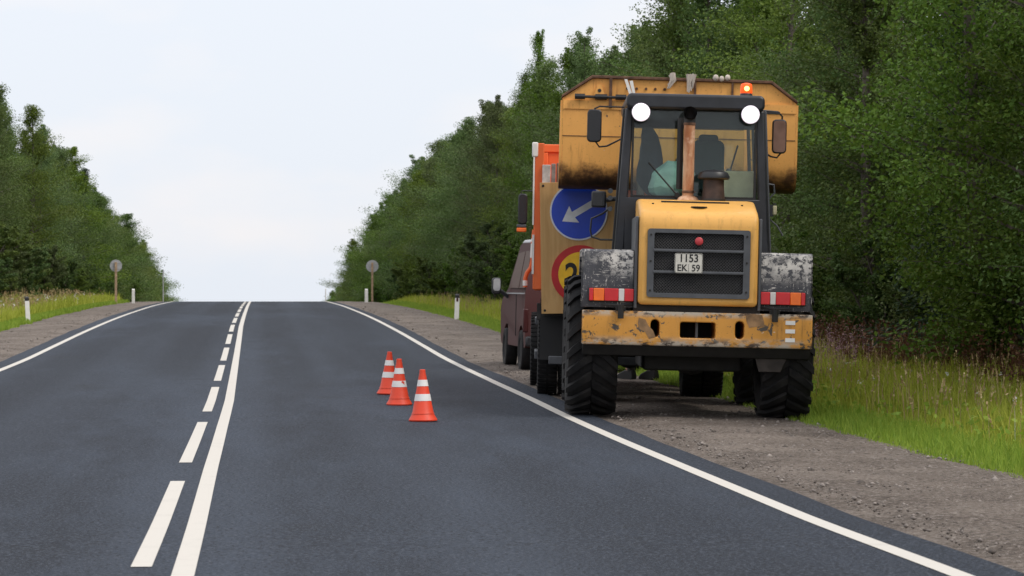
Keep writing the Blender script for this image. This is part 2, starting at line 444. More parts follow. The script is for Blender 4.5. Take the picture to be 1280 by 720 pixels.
M['seed'] = leafy('dry_seed_heads', (0.32, 0.21, 0.10), (0.52, 0.42, 0.22), trans=0.3, obj_var=False)
M['dock'] = leafy('rust_red_weeds', (0.075, 0.032, 0.018), (0.17, 0.085, 0.045), trans=0.25, obj_var=False)
M['pink'] = leafy('pink_flowers', (0.30, 0.16, 0.20), (0.44, 0.30, 0.32), trans=0.3, obj_var=False)
M['whitefl'] = leafy('white_flowers', (0.55, 0.56, 0.5), (0.8, 0.8, 0.75), trans=0.3, obj_var=False)

def window_glass(name, tint, refl=0.10):
    m = bpy.data.materials.new(name); m.use_nodes = True
    N, L = m.node_tree.nodes, m.node_tree.links; N.clear()
    t = N.new('ShaderNodeBsdfTransparent'); t.inputs[0].default_value = (*tint, 1)
    gl = N.new('ShaderNodeBsdfGlossy'); gl.inputs['Roughness'].default_value = 0.05
    s = N.new('ShaderNodeMixShader'); s.inputs[0].default_value = refl
    L.new(t.outputs[0], s.inputs[1]); L.new(gl.outputs[0], s.inputs[2])
    o = N.new('ShaderNodeOutputMaterial'); L.new(s.outputs[0], o.inputs['Surface']); return m
M['glass'] = window_glass('cab_glass', (0.88, 0.93, 0.90), 0.035)

# ---------------------------------------------------------------- the lie of the land
PY = np.array([-60, 0, 11.9, 15.9, 22.4, 27.1, 31.3, 36.2, 44.8, 51.8, 60.3, 73.8, 83.4, 104.6, 123.9, 140, 155, 187, 230, 273, 320, 400, 700, 2500.])
PZ = np.array([-1.15, -1.27, -1.34, -1.372, -1.375, -1.361, -1.327, -1.30, -1.235, -1.136, -1.014, -.862, -.785, -.672, -.642, -.78, -1.1, -2.0, -3.9, -6.6, -9.6, -13, -20, -30.])
def _slopes(x, y):
    h = np.diff(x); d = np.diff(y) / h; m = np.zeros_like(y)
    m[0], m[-1] = d[0], d[-1]
    for i in range(1, len(x) - 1):
        if d[i - 1] * d[i] > 0:
            w1, w2 = 2 * h[i] + h[i - 1], h[i] + 2 * h[i - 1]
            m[i] = (w1 + w2) / (w1 / d[i - 1] + w2 / d[i])
    return m
PM = _slopes(PY, PZ)
def zr(y):
    """height of the road at distance y"""
    y = np.clip(np.asarray(y, float), PY[0], PY[-1] - 1e-6)
    i = np.searchsorted(PY, y, side='right') - 1
    h = PY[i + 1] - PY[i]; t = (y - PY[i]) / h
    return (2*t**3 - 3*t**2 + 1) * PZ[i] + (t**3 - 2*t**2 + t) * h * PM[i] + (3*t**2 - 2*t**3) * PZ[i + 1] + (t**3 - t**2) * h * PM[i + 1]
LX = np.array([-400, -60, -12, -9.5, -7.6, -6.2, -4.4, -4.0, 3.3, 3.55, 5.8, 7.4, 9.2, 12, 60, 400.])
LZ = np.array([2.0, 0.8, 0.0, -0.05, -0.22, -0.05, 0, 0, 0, 0, -0.053, -0.18, -0.05, 0.05, 0.8, 2.0])
def gz(x, y):
    return zr(y) + np.interp(x, LX, LZ)
XC, LANE = -0.34, 3.6
XR, XL = XC + LANE, XC - LANE

def sheet(name, xs, ys, zf, m, kind='structure'):
    X, Y = np.meshgrid(xs, ys); Z = zf(X, Y)
    n, k = len(ys), len(xs)
    v = np.stack([X, Y, Z], -1).reshape(-1, 3)
    idx = np.arange(n * k).reshape(n, k)
    q = np.stack([idx[:-1, :-1], idx[:-1, 1:], idx[1:, 1:], idx[1:, :-1]], -1).reshape(-1, 4)
    me = bpy.data.meshes.new(name); me.from_pydata(v.tolist(), [], q.tolist()); me.materials.append(m); me.shade_smooth()
    o = bpy.data.objects.new(name, me); COL.objects.link(o)
    if kind: o['kind'] = kind
    return o
YS = np.concatenate([np.arange(-60, 10, 2.), np.arange(10, 60, .8), np.arange(60, 160, 1.), np.arange(160, 400, 4.), np.array([400, 500, 700, 1000, 1500, 2000, 2490.])])
ground = sheet('ground', np.array([-400, -200, -100, -60, -30, -20, -15, -12, -10.5, -9.5, -8.5, -7.6, -6.8, -6.2, -5, -4.4, -4, 0, 3.3, 3.6, 4.5, 5.8, 6.4, 7, 7.4, 8, 8.6, 9.2, 10, 12, 16, 22, 30, 60, 100, 200, 400.]), YS,
               lambda X, Y: gz(X, Y) - 0.06 * ((X > -6.3) & (X < 5.95)), M['soil'])
# asphalt, with a slightly ragged edge
EL, ER = -4.30, 3.58
def road_z(X, Y):
    return zr(Y)
road = sheet('road', np.array([EL, XL, -2.2, XC, 1.6, XR, ER]), YS[YS < 420], road_z, M['asphalt'])
me = road.data
for v in me.vertices:
    if abs(v.co.x - EL) < .01 or abs(v.co.x - ER) < .01:
        v.co.x += 0.05 * mnoise.noise(Vector((v.co.y * .4, v.co.x, 0)))
# painted lines: sheets just above the asphalt
def strip(name, x0, x1, y0, y1, step=0.8, dz=0.004, parent=None):
    n = max(2, int((y1 - y0) / step) + 1)
    wob = (lambda Y: np.interp(Y, [0, 13, 20, 26, 31, 37, 45, 55, 65, 76, 90, 124], [-.005, -.005, -.01, 0, .016, .0, -.02, -.035, -.055, -.045, -.03, .02])) if name in ('centre_line', 'lane_dash') else (lambda Y: 0 * Y)
    o = sheet(name, np.array([x0, x1]), np.unique(np.concatenate([np.linspace(y0, y1, n), YS[(YS > y0) & (YS < y1)]])), lambda X, Y: zr(Y) + dz, M['marking'], None)
    for v in o.data.vertices: v.co.x += float(wob(np.array(v.co.y)))
    o.parent = parent or road
    return o
strip('edge_line', XR - .056, XR + .056, -20, 300)
strip('edge_line', XL - .056, XL + .056, -20, 300)
strip('centre_line', XC - .054, XC + .054, -20, 300)
y = 12.74 - 8 * 2
while y < 190:
    strip('lane_dash', XC - .262, XC - .160, y, y + 6)
    y += 8
# gravel shoulders
def shoulder(name, x_in, x_out, y0, y1, dy):
    s = 1 if x_out > x_in else -1
    def zf(X, Y):
        Z = gz(X, Y)
        out = np.zeros_like(Z)
        for i in range(X.shape[0]):
            for j in range(X.shape[1]):
                x, yy = X[i, j], Y[i, j]
                d = abs(x - x_in)
                lift = -0.03 + 0.045 * min(1, max(0, (d - .12) / .35)) - 0.08 * min(1, max(0, (d - 2.25) / .5))
                b = 0.016 * mnoise.noise(Vector((x * 2.2, yy * 1.1, 0))) + 0.012 * mnoise.noise(Vector((x * 6, yy * 4, 3)))
                rut = -0.018 * math.exp(-((d - .42 - .1 * mnoise.noise(Vector((yy * .3, 1, 1)))) / .12) ** 2)
                out[i, j] = Z[i, j] + lift + (b + rut) * min(1, max(0, (d - .1) / .25))
        return out
    xs = x_in + s * np.concatenate([np.array([0, .12, .2, .28]), np.arange(.36, abs(x_out - x_in) + .01, .1)])
    return sheet(name, xs, np.concatenate([np.arange(y0, 60, dy), np.arange(60, y1, dy * 3)]), zf, M['gravel'])
shoulder('gravel_shoulder', ER - .16, 6.2, 6, 150, .22)
shoulder('gravel_shoulder', EL + .16, -6.6, 24, 150, .35)

# loose stones on the shoulders
def stones():
    n1 = 7000
    yy = np.concatenate([10 + 30 * rng.random(n1) ** 1.2, 40 + 60 * rng.random(1200)])
    n = len(yy)
    xx = 3.66 + 2.3 * rng.random(n)
    k = 900; yy = np.concatenate([yy, 40 + 50 * rng.random(k)]); xx = np.concatenate([xx, -4.45 - 1.7 * rng.random(k)]); n += k
    sz = np.minimum(0.034, 0.0055 * np.exp(rng.normal(0.2, .5, n))) * (1 + yy / 90)
    c = np.stack([xx, yy, gz(xx, yy) + .012], -1)
    o8 = np.array([(1, 0, 0), (-1, 0, 0), (0, 1, 0), (0, -1, 0), (0, 0, .7), (0, 0, -.7)], float)
    a = rng.random(n) * 6.28; ca, sa = np.cos(a), np.sin(a)
    j = 1 + .5 * (rng.random((n, 6, 1)) - .5)
    p = o8[None] * j * sz[:, None, None]
    q = np.stack([p[..., 0] * ca[:, None] - p[..., 1] * sa[:, None], p[..., 0] * sa[:, None] + p[..., 1] * ca[:, None], p[..., 2]], -1) + c[:, None]
    t = np.array([(0, 2, 4), (2, 1, 4), (1, 3, 4), (3, 0, 4), (2, 0, 5), (1, 2, 5), (3, 1, 5), (0, 3, 5)])
    f = (np.arange(n)[:, None, None] * 6 + t[None]).reshape(-1, 3)
    return np_mesh('gravel', q.reshape(-1, 3), f, M['stone'])
def np_mesh(name, v, f, m):
    me = bpy.data.meshes.new(name); k = f.shape[1]
    me.vertices.add(len(v)); me.vertices.foreach_set('co', np.ascontiguousarray(v, np.float32).ravel())
    me.loops.add(f.size); me.loops.foreach_set('vertex_index', np.ascontiguousarray(f, np.int32).ravel())
    me.polygons.add(len(f)); me.polygons.foreach_set('loop_start', np.arange(0, f.size, k, dtype=np.int32))
    me.update(calc_edges=True); me.materials.append(m)
    return me
o = link('gravel', stones()); tag(o, 'loose grey and brown stones lying on the gravel shoulders', kind='stuff')

# ---------------------------------------------------------------- grass verges
def blades(x, y, h, w, lean=0.35, z=None):
    """curved tapering blades, three triangles each"""
    n = len(x); z = gz(x, y) - .03 if z is None else z
    a = rng.random(n) * 6.283; wx, wy = np.cos(a) * w / 2, np.sin(a) * w / 2
    b = rng.random(n) * 6.283; l = h * lean * rng.random(n)
    lx, ly = np.cos(b) * l, np.sin(b) * l
    P = np.zeros((n, 5, 3))
    P[:, 0] = np.stack([x - wx, y - wy, z], -1); P[:, 1] = np.stack([x + wx, y + wy, z], -1)
    mx, my, mz = x + lx * .35, y + ly * .35, z + h * .58
    P[:, 2] = np.stack([mx - wx * .75, my - wy * .75, mz], -1); P[:, 3] = np.stack([mx + wx * .75, my + wy * .75, mz], -1)
    P[:, 4] = np.stack([x + lx, y + ly, z + h * (1 - .25 * (l / (h + 1e-6)))], -1)
    t = np.array([(0, 1, 3), (0, 3, 2), (2, 3, 4)])
    return P.reshape(-1, 3), (np.arange(n)[:, None, None] * 5 + t[None]).reshape(-1, 3)
def join(parts):
    V, F, o = [], [], 0
    for v, f in parts:
        V.append(v); F.append(f + o); o += len(v)
    return np.concatenate(V), np.concatenate(F)
def leafquads(c, size, stretch=1.7, dirs=None, ratio=0.55):
    n = len(c)
    a = rng.normal(size=(n, 3)) if dirs is None else dirs + rng.normal(size=(n, 3)) * .5
    a /= np.linalg.norm(a, axis=1, keepdims=True) + 1e-9
    b = np.cross(a, rng.normal(size=(n, 3))); b /= np.linalg.norm(b, axis=1, keepdims=True) + 1e-9
    L = (size * (.65 + .7 * rng.random(n)))[:, None] if np.isscalar(size) else size[:, None]
    w = L * ratio
    P = np.stack([c - a * L, c + b * w - a * L * .1, c + a * L, c - b * w - a * L * .1], 1)
    return P.reshape(-1, 3), np.arange(n * 4).reshape(n, 4)
def quads_to_tris(v, f):
    return v, np.concatenate([f[:, [0, 1, 2]], f[:, [0, 2, 3]]])
def ypick(n, y0, y1, p=1.0):
    """more plants near, fewer far: about equal numbers per picture area"""
    u = rng.random(n)
    return y0 * (y1 / y0) ** u
def patchy(x, y, s=.6, off=0.):
    return np.array([mnoise.noise(Vector((a * s, b * s * .6, off))) for a, b in zip(x, y)])
def verge_right():
    n = 50000; y = ypick(n, 15, 120); x = 5.62 + .16 * patchy(y, y * .3, .9) + .85 * rng.random(n) ** .9
    h = (.06 + .12 * rng.random(n)) * (.5 + np.clip((x - 5.6) / .6, 0, 1.1)); w = .007 + .00016 * y
    o = link('short_grass', np_mesh('short_grass', *blades(x, y, h, w, .6), M['short_grass']))
    tag(o, 'short bright green grass along the right gravel edge', kind='stuff')
    n = 95000; y = ypick(n, 17, 125); x = 6.2 + 4.3 * rng.random(n)
    pt = patchy(x, y)
    h = (.30 + .30 * rng.random(n)) * (1 + .5 * pt) * np.clip((x - 5.9) / 1.1, .35, 1); w = .009 + .00018 * y
    o = link('tall_grass', np_mesh('tall_grass', *blades(x, y, h, w, .55), M['tall_grass']))
    tag(o, 'tall yellowish green meadow grass on the right verge', kind='stuff')
    # seed heads on thin stalks
    n = 2600; y = ypick(n, 19, 110); x = 6.5 + 3.7 * rng.random(n); h = .36 + .42 * rng.random(n)
    st = blades(x, y, h, np.full(n, .006) + .0001 * y, .3)
    tips = st[0].reshape(n, 5, 3)[:, 4]; mid = st[0].reshape(n, 5, 3)[:, 2]
    d = tips - mid; d /= np.linalg.norm(d, axis=1, keepdims=True)
    cs = np.concatenate([tips - d * k * .022 for k in range(6)])
    sd = quads_to_tris(*leafquads(cs, .017, dirs=np.tile(d, (6, 1)) * 1.2))
    o = link('seed_stalks', np_mesh('seed_stalks', *join([st, sd]), M['seed']))
    tag(o, 'dry tan seed heads standing in the right verge grass', kind='stuff')
    # rust red weeds along the foot of the forest
    n = 1300; y = 27 + 18 * rng.random(n); x = 8.7 + 1.7 * rng.random(n); h = .50 + .46 * rng.random(n)
    st = blades(x, y, h, np.full(n, .012), .3); tips = st[0].reshape(n, 5, 3)[:, 4]
    cs = np.concatenate([tips - np.array([0, 0, .035]) * k + rng.normal(size=tips.shape) * .018 for k in range(14)])
    o = link('dock_weeds', np_mesh('dock_weeds', *join([st, quads_to_tris(*leafquads(cs, .026))]), M['dock']))
    tag(o, 'rust red weeds at the dark foot of the right forest', kind='stuff')
    # a pink flowering patch just right of the loader
    n = 110; y = 36 + 6 * rng.random(n); x = 7.5 + .25 * (y - 36) + 1.1 * rng.random(n); h = .55 + .3 * rng.random(n)
    st = blades(x, y, h, np.full(n, .008), .2); tips = st[0].reshape(n, 5, 3)[:, 4]
    cs = np.concatenate([tips - np.array([0, 0, .025]) * k + rng.normal(size=tips.shape) * .014 for k in range(9)])
    o = link('pink_flowers', np_mesh('pink_flowers', *join([st, quads_to_tris(*leafquads(cs, .016))]), M['pink']))
    tag(o, 'dusty pink flower spikes in the grass right of the loader', kind='stuff')
    n = 70; y = ypick(n, 20, 60); x = 6.4 + 2.6 * rng.random(n); z = gz(x, y) + .3 + .25 * rng.random(n)
    cs = np.repeat(np.stack([x, y, z], -1), 5, 0) + rng.normal(size=(n * 5, 3)) * .014
    st = blades(x, y, z - gz(x, y) + .04, np.full(n, .006), .02)
    o = link('white_flowers', np_mesh('white_flowers', *join([st, quads_to_tris(*leafquads(cs, .014))]), M['whitefl']))
    tag(o, 'small white flower heads scattered in the right verge', kind='stuff')
    # broad low leaves among the grass
    n = 900; y = ypick(n, 18, 60); x = 6.3 + 2.6 * rng.random(n); cs = np.stack([x, y, gz(x, y) + .08 + .2 * rng.random(n)], -1)
    cs = np.repeat(cs, 5, 0) + rng.normal(size=(n * 5, 3)) * .05
    o = link('verge_herbs', np_mesh('verge_herbs', *quads_to_tris(*leafquads(cs, .04)), M['short_grass']))
    tag(o, 'broad leaved green herbs low in the right verge', kind='stuff')
def verge_left():
    n = 30000; y = ypick(n, 52, 125); x = -5.95 + .2 * patchy(y, y * .3, .6) - .9 * rng.random(n); h = .08 + .15 * rng.random(n)
    v1 = blades(x, y, h, .018 + .0001 * y, .6)
    o = link('short_grass', np_mesh('short_grass', *v1, M['short_grass'])); tag(o, 'short green grass along the left gravel edge', kind='stuff')
    n = 42000; y = ypick(n, 55, 130); x = -6.6 - 4.2 * rng.random(n)
    h = (.28 + .3 * rng.random(n)) * (1 + .5 * patchy(x, y, off=5.)); w = .02 + .0001 * y
    o = link('tall_grass', np_mesh('tall_grass', *blades(x, y, h, w, .5), M['tall_grass'])); tag(o, 'tall green meadow grass on the left verge', kind='stuff')
    n = 900; y = ypick(n, 60, 120); x = -6.8 - 3 * rng.random(n); h = .5 + .35 * rng.random(n)
    st = blades(x, y, h, np.full(n, .014), .3); tips = st[0].reshape(n, 5, 3)[:, 4]
    cs = np.concatenate([tips - np.array([0, 0, .03]) * k + rng.normal(size=tips.shape) * .012 for k in range(5)])
    o = link('seed_stalks', np_mesh('seed_stalks', *join([st, quads_to_tris(*leafquads(cs, .03))]), M['seed'])); tag(o, 'dry tan seed heads in the left verge grass', kind='stuff')
    n = 700; y = 62 + 9 * rng.random(n); x = -6.9 - 1.4 * rng.random(n); h = .3 + .3 * rng.random(n)
    st = blades(x, y, h, np.full(n, .016), .3); tips = st[0].reshape(n, 5, 3)[:, 4]
    cs = np.concatenate([tips - np.array([0, 0, .03]) * k + rng.normal(size=tips.shape) * .02 for k in range(10)])
    o = link('dock_weeds', np_mesh('dock_weeds', *join([st, quads_to_tris(*leafquads(cs, .03))]), M['dock'])); tag(o, 'rust red weeds in the grass at the left edge', kind='stuff')
    n = 70; y = ypick(n, 62, 110); x = -6.6 - 2.4 * rng.random(n); z = gz(x, y) + .35 + .25 * rng.random(n)
    cs = np.repeat(np.stack([x, y, z], -1), 6, 0) + rng.normal(size=(n * 6, 3)) * .025
    st = blades(x, y, z - gz(x, y) + .04, np.full(n, .01), .02)
    o = link('white_flowers', np_mesh('white_flowers', *join([st, quads_to_tris(*leafquads(cs, .03))]), M['whitefl'])); tag(o, 'white flower heads scattered in the left verge', kind='stuff')
verge_right(); verge_left()

# ---------------------------------------------------------------- trees
def tree_meshes(kind, H, Rm, seed, nb, ncl, nl, leaf):
    """trunk mesh with limbs, and a crown of small leaves clustered along the branches"""
    global rng
    keep = rng; rng = np.random.default_rng(seed)
    r = random.Random(seed)
    t = MB()
    lean = Vector((r.uniform(-.5, .5), r.uniform(-.5, .5), 0)) * (H / 10)
    stems = [(Vector((0, 0, 0)), lean, H)]
    if kind == 'bush':
        stems = [(Vector((r.uniform(-.3, .3), r.uniform(-.3, .3), 0)), Vector((r.uniform(-1, 1), r.uniform(-1, 1), 0)) * Rm * .7, H * r.uniform(.75, 1)) for _ in range(5)]
    P, D = [], []
    for base, ln, h in stems:
        ax = lambda s: base + ln * s * s + Vector((math.sin(s * 5 + seed) * .08, math.cos(s * 4 + seed) * .08, h * s))
        tr = .012 * h + .02
        t.tube([ax(k / 7) for k in range(8)], [tr * (1 - .9 * k / 7) for k in range(8)], 6)
        for i in range(nb):
            s = (i + r.random()) / nb
            sprig = False
            s = .05 + .94 * s if kind != 'spruce' else .06 + .93 * s
            if kind == 'broad':
                e_ = (s - .36) / (.64 if s > .36 else .80)
                env = max(.05, 1 - e_ * e_) ** .62 * (.86 + .22 * math.sin(s * 13 + seed) * math.sin(i * 2.4 + seed))
                elev = r.uniform(5, 40) + 35 * s * s
                if r.random() < .18: continue
                if s > .5 and r.random() < .24: elev = r.uniform(58, 85); env = max(.36, env * 1.0); sprig = True
            elif kind == 'spruce':
                env = (1 - s) ** .9 * (.8 + .3 * r.random()); elev = -12 + 35 * s + r.uniform(-8, 8)
            else:
                env = min(1, .5 + s) * (1.05 - s) ** .5; elev = r.uniform(10, 55) + 20 * s
            ln2 = max(.18, Rm * env * (r.uniform(.55, 1.1) if r.random() < .8 else r.uniform(1.05, 1.35)))
            az = i * 2.39996 + r.uniform(-.5, .5)
            d = Vector((math.cos(az) * math.cos(R(elev)), math.sin(az) * math.cos(R(elev)), math.sin(R(elev))))
            p0 = ax(s); drop = .10 if kind != 'spruce' else .12
            pts = [p0 + d * ln2 * q - Vector((0, 0, drop * ln2 * q * q)) for q in (0, .35, .7, 1)]
            t.tube(pts, [tr * (1 - s) * .4 + .008, .012, .008, .004], 3, caps=False)
            nc = max(2, int(ncl * (.35 + .65 * ln2 / Rm)))
            for k in range(nc):
                q = .22 + .80 * (k + r.random()) / nc
                c = p0 + d * ln2 * q - Vector((0, 0, drop * ln2 * q * q))
                P.append((c.x, c.y, c.z, ((.085 if sprig else .17 + .20 * min(1, ln2 / Rm)) if kind == 'broad' else (.30 if kind == 'bush' else .20) * (.55 + .5 * ln2 / Rm)))); D.append((d.x, d.y, d.z - .15))
    P = np.array(P); D = np.array(D)
    m = len(P); gn = rng.normal(size=(m * nl, 3)); gn /= np.maximum(1, np.linalg.norm(gn, axis=1, keepdims=True) / 1.75)
    c = np.repeat(P[:, :3], nl, 0) + gn * np.repeat(P[:, 3], nl)[:, None] * (H / 10) * np.array([.8, .8, .62])
    if kind == 'spruce':
        v, f = leafquads(c, leaf, dirs=np.repeat(D, nl, 0), ratio=.22)
    else:
        v, f = leafquads(c, leaf, ratio=.6)
    ok = v.reshape(-1, 4, 3)[:, :, 2].min(1) > .02
    v = v.reshape(-1, 4, 3)[ok].reshape(-1, 3); f = np.arange(len(v)).reshape(-1, 4)
    mm = {'broad': M['leaf'], 'spruce': M['needle'], 'bush': M['bush']}[kind]
    cm = np_mesh('crown', v, f, mm)
    rng = keep
    return t.mesh('trunk', M['bark'], 60), cm
VAR = {'broad': [tree_meshes('broad', 10, 2.2, s, 90, 9, 80, .034) for s in (11, 12, 13, 14, 15, 16)],
       'spruce': [tree_meshes('spruce', 10, 1.5, s, 150, 7, 26, .075) for s in (21, 22)],
       'bush': [tree_meshes('bush', 3.2, 1.4, s, 16, 7, 70, .036) for s in (31, 32)]}
def picture_x(x, y):
    return 640 + 3274 * math.tan(math.atan2(x, y) - R(THETA))
def place_tree(kind, x, y, h, width, label, group, v=None):
    name = {'broad': 'broadleaf_tree', 'spruce': 'spruce_tree', 'bush': 'bush'}[kind]
    base = 3.2 if kind == 'bush' else 10.0
    tm, cm = VAR[kind][rnd.randrange(len(VAR[kind])) if v is None else v]
    o = empty(name, (x, y, float(gz(x, y)) - .1), (R(rnd.uniform(-2, 2)), R(rnd.uniform(-2, 2)), rnd.uniform(0, 6.28)), label, 'bush' if kind == 'bush' else 'tree', group)
    s = h / base; o.scale = (s * width, s * width, s)
    link('trunk', tm, o); link('crown', cm, o)
    return o
def zone(kind, x, y, row, h, wd):
    u = picture_x(x, y)
    k = {'broad': ('broadleaf tree', 'broadleaf trees'), 'spruce': ('dark narrow spruce', 'spruces'), 'bush': ('leafy bush', 'bushes')}[kind]
    lo, hi = (2.2, 2.8) if kind == 'bush' else (7.5, 8.4)
    sz = 'tall ' if h > hi else 'low ' if h < lo else 'mid-height '
    if kind != 'spruce': sz += 'slim ' if wd < (1.1 if kind == 'broad' else 1.2) else 'spreading '
    rw = 'at the edge' if kind == 'bush' else 'in the front row' if row == 0 else 'standing farther back'
    if x > 0:
        z_ = 'of the forest right of the loader' if u > 1000 else 'of the forest behind the loader and truck' if u > 690 else 'of the forest behind the van' if u > 480 else 'of the forest past the crest sign'
    else:
        z_ = 'of the left forest at the picture edge' if u < 90 else 'of the left forest near the crest'
    return f'{sz}{k[0]} {rw} {z_}', f'{sz}{k[1]} {rw} {z_}'
def forest(side):
    rows = [(10.1, 2.15), (12.6, 2.5), (16.2, 3.6)] if side > 0 else [(10.8, 2.6), (13.6, 3.6), (17.5, 7.0)]
    y0 = 22 if side > 0 else 78
    for ri, (xr, sp) in enumerate(rows):
        y = y0 + rnd.random() * 2
        while y < (345 if side > 0 else 296):
            x = side * (xr + rnd.uniform(-.7, .9))
            yy = y + rnd.uniform(-.5, .5)
            kind = 'spruce' if rnd.random() < .07 else 'broad'
            h = rnd.uniform(7.4, 8.6) * (1.0 + .07 * ri) * (1.04 if side < 0 else 1.0 if y < 150 else 1.12)
            if rnd.random() < .07: h *= 1.12
            wd = rnd.uniform(.95, 1.3) * (1 if y < 120 else 1.25 if y < 190 else 1.5) if kind == 'broad' else rnd.uniform(.9, 1.15)
            la, gr = zone(kind, x, yy, ri, h, wd)
            place_tree(kind, x, yy, h, wd, la, gr)
            if ri == 2 and y > 115: break
            y += sp * (1 if y < 100 else 1.4 if y < 170 else 2.0 + .3 * ri) * rnd.uniform(.8, 1.2)
    y = y0 + 2
    while y < 240:
        near = side > 0 and y < 70
        x = side * (rows[0][0] - (.1 if near else 1.2) + rnd.uniform(-.4, .5)); h = rnd.uniform(1.6, 2.4 if near else 3.4)
        wd = rnd.uniform(1., 1.4)
        la, gr = zone('bush', x, y, 0, h, wd)
        place_tree('bush', x, y, h, wd, la, gr)
        y += rnd.uniform(2.2, 4.2) * (1 if y < 110 else 1.8)
forest(1); forest(-1)
# single trees that stand out against the sky
place_tree('broad', 9.2, 88.5, 9.4, .55, 'tall slender tree with a spire top against the sky left of the truck', None, 1)
place_tree('broad', 9.4, 92.5, 8.4, .6, 'slim pointed tree just left of the tallest spire', None, 2)
place_tree('bush', 8.6, 338, 8.6, .8, 'last small thin bush at the right forest end on the crest', None, 0)
place_tree('bush', -9.9, 296, 7.6, .8, 'last thin bush at the left forest end on the crest', None, 1)

# ---------------------------------------------------------------- wheels
def tyre_mesh(r, w, lugs, seg=40):
    """tyre with its axis along x, centred at 0; lugs joined only for road tyres' grooves"""
    b = MB(); h = w / 2
    b.lathe([(r * .56, -h * .80), (r * .60, -h * .92), (r * .80, -h), (r * .93, -h * .93), (r * .965, -h * .78), (r * .975, -h * .3), (r * .975, h * .3), (r * .965, h * .78), (r * .93, h * .93), (r * .80, h), (r * .60, h * .92), (r * .56, h * .80)], (0, 0, 0), 'x', seg)
    if lugs == 'grooved':
        for k in range(48):
            a = 2 * math.pi * k / 48
            for s in (-1, 1):
                p = []
                for (xx, rr, da) in ((s * h * .94, .90, -.035), (s * h * .94, .90, .035), (s * h * .12, .97, .035), (s * h * .12, .97, -.035), (s * h * .96, .985, -.03), (s * h * .96, .985, .03), (s * h * .1, 1.0, .03), (s * h * .1, 1.0, -.03)):
                    p.append((xx, math.cos(a + da) * r * rr, math.sin(a + da) * r * rr))
                b.hexa(p)
    return b.mesh('tyre', M['tyre'], 40)
def lug_mesh(r, w, s):
    """one slanting tread bar, at the top of the wheel, on side s of the tread"""
    h = w / 2; b = MB(); n = 4; vs = []
    for i in range(n + 1):
        q = i / n; x = s * (h * 1.0 - q * h * .98); a = .30 * q ** .8 - .02
        r0 = r * (.90 if i == 0 else .955); r1 = r * (.955 if i == 0 else 1.0)
        wd = .058 if i else .050
        for rr, dw in ((r0, wd * 1.25), (r1, wd)):
            for sg in (-1, 1):
                aa = a + sg * dw
                vs.append((x, math.sin(aa) * rr, math.cos(aa) * rr))
    fs = []
    for i in range(n):
        o = i * 4
        fs += [(o, o + 1, o + 5, o + 4), (o + 2, o + 6, o + 7, o + 3), (o, o + 4, o + 6, o + 2), (o + 1, o + 3, o + 7, o + 5)]
    fs += [(0, 2, 3, 1), (n * 4, n * 4 + 1, n * 4 + 3, n * 4 + 2)]
    b.add(vs, fs); return b.mesh('tread_lug', M['tyre'], 40)
def rim_mesh(r, w, m, nuts=8):
    b = MB(); h = w / 2
    b.lathe([(r * .57, -h * .78), (r * .50, -h * .6), (r * .45, -h * .25), (r * .24, -h * .2), (r * .22, -h * .5), (0.01, -h * .52), (.01, h * .52), (r * .22, h * .5), (r * .24, h * .2), (r * .45, h * .25), (r * .50, h * .6), (r * .57, h * .78)], (0, 0, 0), 'x', 28)
    for k in range(nuts):
        a = 2 * math.pi * k / nuts
        for s in (-1, 1):
            b.lathe([(.018, -.02), (.018, .02)], (s * h * .24, math.cos(a) * r * .34, math.sin(a) * r * .34), 'x', 6)
    return b.mesh('rim', m, 40)

